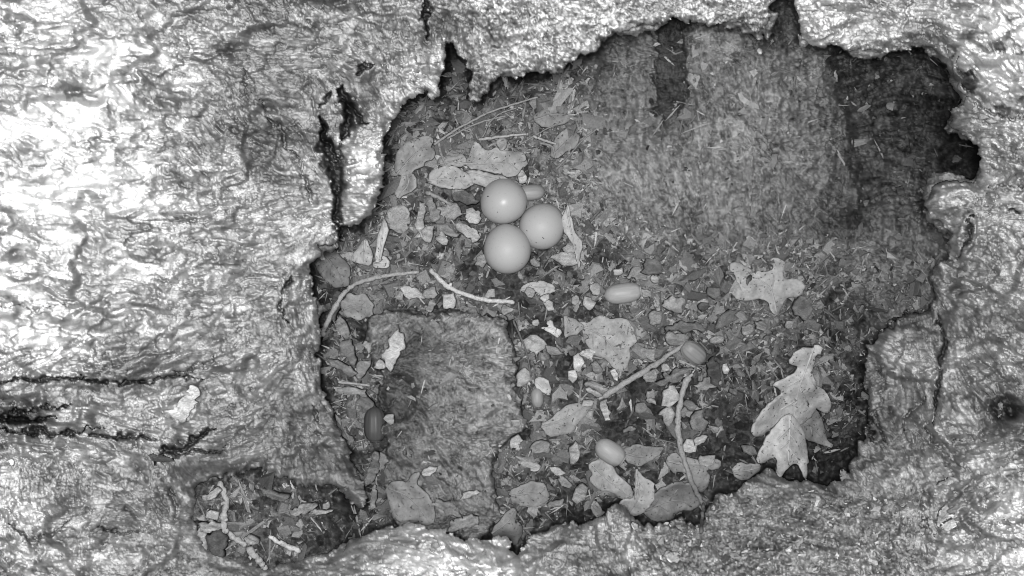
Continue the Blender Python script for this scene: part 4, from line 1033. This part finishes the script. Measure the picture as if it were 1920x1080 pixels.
CH = [
 (1003,640,38,40,20,.34,'pale angular chip right of the upper edge of the spongy slab'),
 (981,708,26,26,0,.30,'small pale chip touching the right edge of the slab'),
 (1256,746,34,30,-20,.36,'pale round chip left of the long thin twig'),
 (1254,780,28,28,30,.30,'round grey chip below the pale round chip beside the long twig'),
 (1294,838,22,34,20,.42,'white chip just right of the long twig, above the ragged leaf'),
 (1316,824,30,14,-20,.40,'narrow white sliver above right of the white chip by the long twig'),
 (966,830,28,22,0,.36,'pale chip at the lower right edge of the spongy slab'),
 (1078,852,22,34,10,.28,'grey chip left of the lower acorn'),
 (1045,884,30,12,10,.42,'white narrow chip left below the lower acorn'),
 (1003,878,20,14,-40,.36,'small white chip right of the lower slab end'),
 (1135,772,12,34,-15,.34,'curled pale chip below the foot of the straight twig'),
 (1084,680,20,46,-8,.44,'brightest tall white chip left of the wrinkled lobed leaf'),
 (1104,663,20,14,20,.46,'small bright white scrap beside the tallest white chip'),
 (1073,705,16,24,10,.38,'white chip tail under the tallest white chip'),
 (1153,705,13,20,-20,.42,'tiny white chip under the tip of the wrinkled leaf'),
 (1216,664,32,18,20,.28,'grey flat chip right of the wrinkled leaf tip'),
 (1218,704,24,20,0,.26,'grey block below the middle of the straight twig'),
 (1247,690,16,14,40,.30,'small pale chip under the upper part of the straight twig'),
 (1328,718,50,26,-28,.24,'large grey oval chip right of the long twig top'),
 (1362,690,8,24,-8,.46,'thin white sliver standing on dark soil right of the ridged acorn'),
 (1159,511,20,16,0,.36,'pale chip above the long smooth acorn'),
 (1196,515,38,20,10,.24,'grey flat chip directly above the long smooth acorn'),
 (1229,523,15,12,0,.30,'small square chip right above the acorn by the dust'),
 (1226,500,34,32,0,.12,'dark square chip at the edge of the dust above the acorn'),
 (1208,548,26,12,30,.26,'narrow chip touching the right end of the long smooth acorn'),
 (1118,540,18,20,0,.30,'grey chip just left of the long smooth acorn'),
 (1102,566,24,22,20,.30,'pale chip below left of the long smooth acorn'),
 (1080,563,14,14,0,.32,'little pale chip left of the chips below the acorn'),
 (1262,572,40,28,10,.26,'broad grey chip right below the long smooth acorn'),
 (1232,595,22,30,15,.22,'grey chip standing below the right end of the long acorn'),
 (770,549,44,24,20,.36,'pale wedge shaped chip under the gap between the two arched twigs'),
 (842,566,22,28,-10,.36,'pale folded chip under the start of the pale bare twig'),
 (806,551,24,20,0,.28,'grey chip between the pale wedge and the pale folded chip'),
 (808,572,18,26,10,.24,'grey chip against the top edge of the slab'),
 (741,655,24,78,22,.38,'long pale flake lying on the upper left of the slab'),
 (714,684,22,18,0,.34,'small pale chip at the left edge of the slab under the long flake'),
 (746,408,38,48,-15,.26,'upright grey block of wood left of the eggs'),
 (787,418,14,62,-4,.34,'tall narrow pale splinter left of the eggs'),
 (812,393,24,40,-25,.20,'dark grey flake right of the tall narrow splinter'),
 (845,396,46,34,-20,.26,'broad flake of wood left of the uppermost egg'),
 (886,404,30,22,20,.36,'pale chip touching the left side of the uppermost egg'),
 (877,436,46,20,30,.32,'slanting pale chip left of the lowest egg'),
 (838,432,40,18,15,.20,'grey splintery chip left of the slanting pale chip'),
 (828,447,20,20,0,.32,'small pale block below the grey splintery chip'),
 (802,437,18,26,10,.30,'little pale chip right beside the tall narrow splinter'),
 (873,372,40,20,15,.11,'dark ridged chip left of the uppermost egg, below the smooth leaf'),
 (826,412,18,22,0,.16,'dark chip above the grey splintery chip'),
 (902,490,22,18,0,.22,'grey chip at the lower left of the lowest egg'),
 (979,333,14,30,-15,.40,'white splinter between the largest leaf and the peeping acorn'),
 (1061,484,46,20,5,.28,'flat pale chip below the right hand egg'),
 (1070,463,26,22,0,.28,'pale leafy flake between the right hand egg and the strip of leaf'),
 (1002,492,20,12,30,.24,'small chip right of the lowest egg'),
 (996,547,16,16,0,.30,'pale scrap under the torn leaf scrap below the lowest egg'),
 (1022,558,16,14,20,.36,'white crumb on the torn leaf scrap below the lowest egg'),
 (1030,572,16,16,0,.34,'white crumb below the torn leaf scrap'),
 (950,580,18,16,0,.26,'grey chip under the right end of the pale bare twig'),
 (1004,605,12,10,0,.34,'tiny pale crumb right of the top corner of the slab'),
 (1125,728,46,14,22,.22,'grey splinter left of the foot of the straight twig'),
 (1112,737,36,10,25,.30,'pale splinter under the grey splinter by the straight twig'),
 (1103,755,22,12,-10,.34,'white chip at the foot of the straight twig'),
 (1165,730,28,12,10,.16,'dark chip under the lower part of the straight twig'),
 (1220,742,20,14,-20,.24,'small curled chip left of the pale round chip'),
 (1040,660,36,12,20,.22,'grey narrow chip right of the pale angular chip'),
 (1120,690,20,22,0,.20,'grey chip between the tallest white chip and the wrinkled leaf'),
 (805,884,30,12,-12,.38,'white chip lying across the lower part of the slab'),
 (880,930,34,9,-14,.34,'thin white chip near the lower end of the slab'),
 (833,953,62,20,28,.20,'long grey splinter on the lower end of the slab'),
 (868,982,58,18,-20,.26,'pale splinter bundle at the bottom edge of the slab'),
 (1325,864,30,16,0,.30,'pale chip right of the top of the ragged leaf'),
 (1404,845,28,14,30,.18,'grey chip on dark soil left of the hanging spotted leaf'),
 (1295,760,26,18,10,.16,'dark grey chip right of the long twig'),
 (1310,792,30,36,-10,.18,'grey flake right of the middle of the long twig'),
 (1205,765,24,22,0,.18,'grey chip on the black soil below the straight twig'),
 (1180,805,30,10,-25,.18,'grey splinter above the dark leaf of the lower acorn'),
 (1222,752,20,12,30,.28,'small pale flake below the small curled chip'),
 (1060,905,26,16,20,.30,'pale chip left of the smooth grey leaf'),
 (1090,925,24,34,15,.26,'upright grey chip against the smooth grey leaf'),
 (1010,840,34,22,-20,.22,'grey chip below the broad wrinkled leaf'),
 (990,868,44,16,15,.28,'pale flat chip right below the lower slab edge'),
 (680,692,20,34,20,.24,'grey shard between the left wall and the slab, uppermost of its heap'),
 (655,660,22,48,-30,.15,'dark shard leaning on the left wall below the round crumpled leaf'),
 (690,650,16,30,-35,.26,'small pale shard beside the top left corner of the slab'),
 (640,690,46,12,20,.20,'grey shard lying level in the heap left of the slab'),
 (665,735,54,10,6,.26,'pale shard under the pale splinter like straw'),
 (685,760,46,24,40,.14,'dark slat above the dark acorn'),
 (640,612,20,44,-20,.22,'grey peg of wood under the lower end of the curved twig'),
 (625,575,18,50,15,.08,'dark shard in the gap behind the curved twig'),
 (660,905,34,100,-30,.22,'long thick splinter leaning at the foot of the left wall'),
 (697,890,18,60,12,.16,'dark upright splinter at the left edge of the lower slab'),
 (700,930,10,44,5,.22,'narrow splinter right of the long thick splinter'),
 (712,862,30,36,0,.22,'crumpled grey chip below the dark acorn'),
 (730,785,16,18,0,.26,'small grey chip right of the dark acorn'),
 (1284,614,78,18,-2,.13,'long dark bark strip level below the broad grey chip'),
 (1362,598,62,30,-38,.12,'dark ridged bark piece slanting below the flat lobed leaf'),
 (1260,708,96,15,-22,.16,'long dark bark sliver parallel to the straight twig'),
 (1270,635,46,20,5,.20,'grey chip under the upper end of the straight twig'),
 (1320,575,18,12,0,.09,'small dark shell like chip left of the flat lobed leaf'),
 (1340,548,24,18,20,.12,'dark chip in the dust left of the flat lobed leaf'),
 (1505,580,30,36,25,.16,'grey flake below the right lobe of the flat lobed leaf'),
 (1480,610,18,14,0,.28,'pale chip below the flat lobed leaf'),
 (1430,612,24,14,20,.22,'grey chip below left of the flat lobed leaf'),
 (1400,618,20,16,0,.24,'round grey chip among crumbs right of the dark ridged bark'),
 (1345,640,22,14,-15,.24,'grey chip right above the ridged acorn'),
 (1340,700,20,60,-12,.07,'dark blade of bark right of the ridged acorn'),
 (1375,735,18,12,30,.16,'small grey chip on the dark soil left of the spotted leaves'),
 (1120,960,30,14,20,.13,'dark chip beside the knob of the bottom ledge'),
 (1040,945,34,12,-10,.24,'pale flat chip above the bottom ledge'),
 (395,930,34,14,-30,.26,'pale chip at the top of the bottom left pocket'),
 (397,968,20,18,20,.34,'white chip left of the knobbly twig'),
 (396,990,44,16,0,.30,'flat pale chip left of the knobbly twig bend'),
 (408,1020,34,46,-8,.08,'dark slab of bark left of the knobbly twig'),
 (380,1012,12,44,-12,.32,'narrow pale chip at the left edge of the bottom left pocket'),
 (560,960,52,12,-22,.24,'pale curved chip in the middle of the bottom left pocket'),
 (600,960,36,8,0,.30,'thin pale splinter at the right of the bottom left pocket'),
 (470,1015,24,14,20,.26,'pale chip right of the knobbly twig'),
 (520,930,50,14,15,.12,'dark strip at the top of the bottom left pocket'),
 (610,950,12,12,0,.34,'tiny white crumb in the bottom left pocket'),
]
for i, (cx, cy, w, h, a, t, lab) in enumerate(CH):
    dark = 'bark' in lab
    chip('bark_piece' if dark else 'wood_chip', cx, cy, w, h, a, t, lab, 'bark' if dark else 'wood chip', 'bark pieces in the nest litter' if dark else G1, thick=.0055 if w * h > 500 else .0035, lift=.008 + .004 * (i % 3))
# loose bits on the walls
G2 = 'loose flakes clinging to the wood walls'
for cx, cy, w, h, a, t, lab in [
 (300,860,44,15,8,.06,'smooth dark oval husk stuck on the left wall'),
 (345,760,34,72,35,.44,'pale curled flake sticking out of the left wall'),
 (1766,975,12,44,25,.62,'white splinter on the lower right ledge, leftmost of the tuft'),
 (1785,985,26,20,-30,.60,'white torn flake in the middle of the splinter tuft'),
 (1748,985,8,40,-20,.55,'thin white splinter at the lower left of the tuft'),
 (1775,905,34,10,-30,.46,'white flake on the right ledge above the splinter tuft'),
 (1262,1047,26,22,30,.56,'white leafy flake on the bottom ledge'),
 (1190,986,14,10,40,.5,'tiny white fleck right of the ledge knob'),
 (1587,895,24,26,0,.34,'pale pointed chip on the ledge right of the leaves'),
 (1425,95,9,9,20,.42,'tiny pale square fleck on the dusty slope under the lip'),
 (1670,198,14,14,0,.24,'small pale square fleck in the dark recess'),
 (1565,145,14,22,-10,.22,'pale fleck on the edge of the dark recess'),
 (20,868,6,10,0,.7,'tiny white fleck at the left edge of the wall'),
 (1690,358,14,20,0,.09,'small dark fleck at the lower end of the dark recess')]:
    ow = rim_d(cx, cy) > 0
    chip('wood_flake', cx, cy, w, h, a, t, lab, 'flake', G2, thick=.0015, lift=.005, on_wall=bool(ow))

# ------------------------------------------------------------------ uncountable crumbs and splinters of the litter
def crumbs(name, label, N, pxs, pys, sizes, flat, long_, tones, zsrc, seed, embed=.25):
    r = np.random.default_rng(seed)
    nt = 10
    V0 = []
    for k in range(nt):
        a = np.linspace(0, 2 * np.pi, 6, endpoint=False) + (r.random(6) - .5) * .7
        ra = np.where(r.random(6) < .42, .30 + .2 * r.random(6), .9 + .5 * r.random(6))
        top = np.stack([np.cos(a) * ra * .72, np.sin(a) * ra * .72, .5 + .5 * (r.random(6) - .5)], 1)
        bot = np.stack([np.cos(a) * ra, np.sin(a) * ra, -.5 + .4 * (r.random(6) - .5)], 1)
        V0.append(np.concatenate([top, bot]))
    V0 = np.array(V0)
    Q = [(0, 1, 2, 3), (0, 3, 4, 5), (9, 8, 7, 6), (11, 10, 9, 6)] + [(i, i + 6, (i + 1) % 6 + 6, (i + 1) % 6) for i in range(6)]
    Q = np.array(Q)
    z = zsrc(pxs, pys)
    k = r.integers(0, nt, N)
    P = V0[k].copy()
    P[:, :, 0] *= (sizes * long_)[:, None]
    P[:, :, 1] *= sizes[:, None]
    P[:, :, 2] *= (sizes * flat)[:, None]
    yaw, tx, ty = r.random(N) * 2 * np.pi, (r.random(N) - .5) * 1.3, (r.random(N) - .5) * 1.3
    c, s = np.cos(tx)[:, None], np.sin(tx)[:, None]
    y_, z_ = P[:, :, 1] * c - P[:, :, 2] * s, P[:, :, 1] * s + P[:, :, 2] * c
    P[:, :, 1], P[:, :, 2] = y_, z_
    c, s = np.cos(ty)[:, None], np.sin(ty)[:, None]
    x_, z_ = P[:, :, 0] * c - P[:, :, 2] * s, P[:, :, 0] * s + P[:, :, 2] * c
    P[:, :, 0], P[:, :, 2] = x_, z_
    c, s = np.cos(yaw)[:, None], np.sin(yaw)[:, None]
    x_, y_ = P[:, :, 0] * c - P[:, :, 1] * s, P[:, :, 0] * s + P[:, :, 1] * c
    P[:, :, 0], P[:, :, 1] = x_, y_
    zz = z + sizes * flat * embed
    x, y = unproj(pxs, pys, zz)
    P += np.stack([x, y, zz], 1)[:, None, :]
    F = (Q[None] + (np.arange(N) * 12)[:, None, None]).reshape(-1, 4)
    me = mesh_from(name, P.reshape(-1, 3), F, M_CRUMB, np.repeat(tones, 12), smooth_shade=False)
    return tag(link(name, me), label, 'litter', kind='stuff')

def scatter(N, accept, seed):
    r = np.random.default_rng(seed)
    px = (r.random(N * 8) * 1640 + 340).astype(np.float32)
    py = (r.random(N * 8) * 1060 + 60).astype(np.float32)
    w = accept(px, py)
    ok = r.random(len(px)) < w
    return px[ok][:N], py[ok][:N], r
panel_s, slab_s, crumb_s, rec_s = grid_sampler(panel), grid_sampler(SD), grid_sampler(crumbly), grid_sampler(recess)
tone_s = grid_sampler(FT)
tone_b = grid_sampler(blur(FT, 12))
def egg_clear(px, py):
    e = np.ones_like(px)
    for cx, cy, rr in ((944, 377, 40), (1016, 424, 40), (951, 466, 42)):
        e = e * (np.hypot(px - cx, py - cy) > rr)
    return e
def acc_litter(px, py):
    inside = rim_d(px, py) < 0
    den = 1 - .985 * panel_s(px, py) - .9 * rec_s(px, py)
    den = den * np.where((px < 650) & (py > 870), .35, 1)
    den = den * np.where(slab_s(px, py) > -6, .05, 1) * (1 - .75 * smooth(1500, 1560, px) * smooth(640, 600, py))
    den = den * (.35 + .65 * smooth(-.25, .25, fbm(px / 50, py / 50, 77, 3))) * (.10 + .90 * smooth(.055, .11, tone_b(px, py))) * smooth(-5, -16, rim_d(px, py))
    return inside * np.clip(den, 0.02, 1) * egg_clear(px, py)
px, py, r = scatter(19000, acc_litter, 5)
n = len(px)
sz = np.clip(r.lognormal(-6.85, .52, n), .0004, .0042)
ton = 1.0 * np.clip(r.lognormal(-1.9, .75, n), .03, .42) * (.3 + .7 * smooth(.045, .10, tone_b(px, py)))
crumbs('leaf_litter', 'broken wood crumbs and leaf bits covering the hollow floor', n, px, py, sz, (.35 + .5 * r.random(n)), 1 + 1.6 * r.random(n) ** 2, ton, lambda a, b: np.maximum(floor_z(a, b), slab_z(a, b)), 6)
px, py, r = scatter(2400, acc_litter, 35)
n = len(px)
crumbs('leaf_scraps', 'crumpled scraps of dead leaf and rotten wood mixed in the litter', n, px, py, np.clip(r.lognormal(-5.6, .38, n), .0018, .0080), .22 + .3 * r.random(n), 1 + 1.2 * r.random(n), np.clip(r.lognormal(-1.85, .40, n), .05, .30), lambda a, b: np.maximum(floor_z(a, b), slab_z(a, b)), 36, .35)
px, py, r = scatter(5500, acc_litter, 15)
n = len(px)
crumbs('wood_splinters', 'thin dry splinters mixed in the litter of the hollow floor', n, px, py, np.clip(r.lognormal(-7.3, .3, n), .0004, .0012), .6 + .4 * r.random(n), 5 + 9 * r.random(n), np.clip(r.lognormal(-1.7, .5, n), .05, .45), lambda a, b: np.maximum(floor_z(a, b), slab_z(a, b)), 16, .9)
px, py, r = scatter(5200, lambda a, b: (rim_d(a, b) > 3) * np.clip(crumb_s(a, b) * (.4 + .6 * smooth(1080, 900, b)) + .02, 0, 1) * (a > 700), 25)
n = len(px)
crumbs('wood_dust', 'crumbly wood grains lying on the bottom ledge', n, px, py, np.clip(r.lognormal(-7.1, .5, n), .0003, .0026), .4 + .5 * r.random(n), 1 + 1.2 * r.random(n), np.clip(r.lognormal(-1.5, .45, n), .06, .55), wall_z, 26)
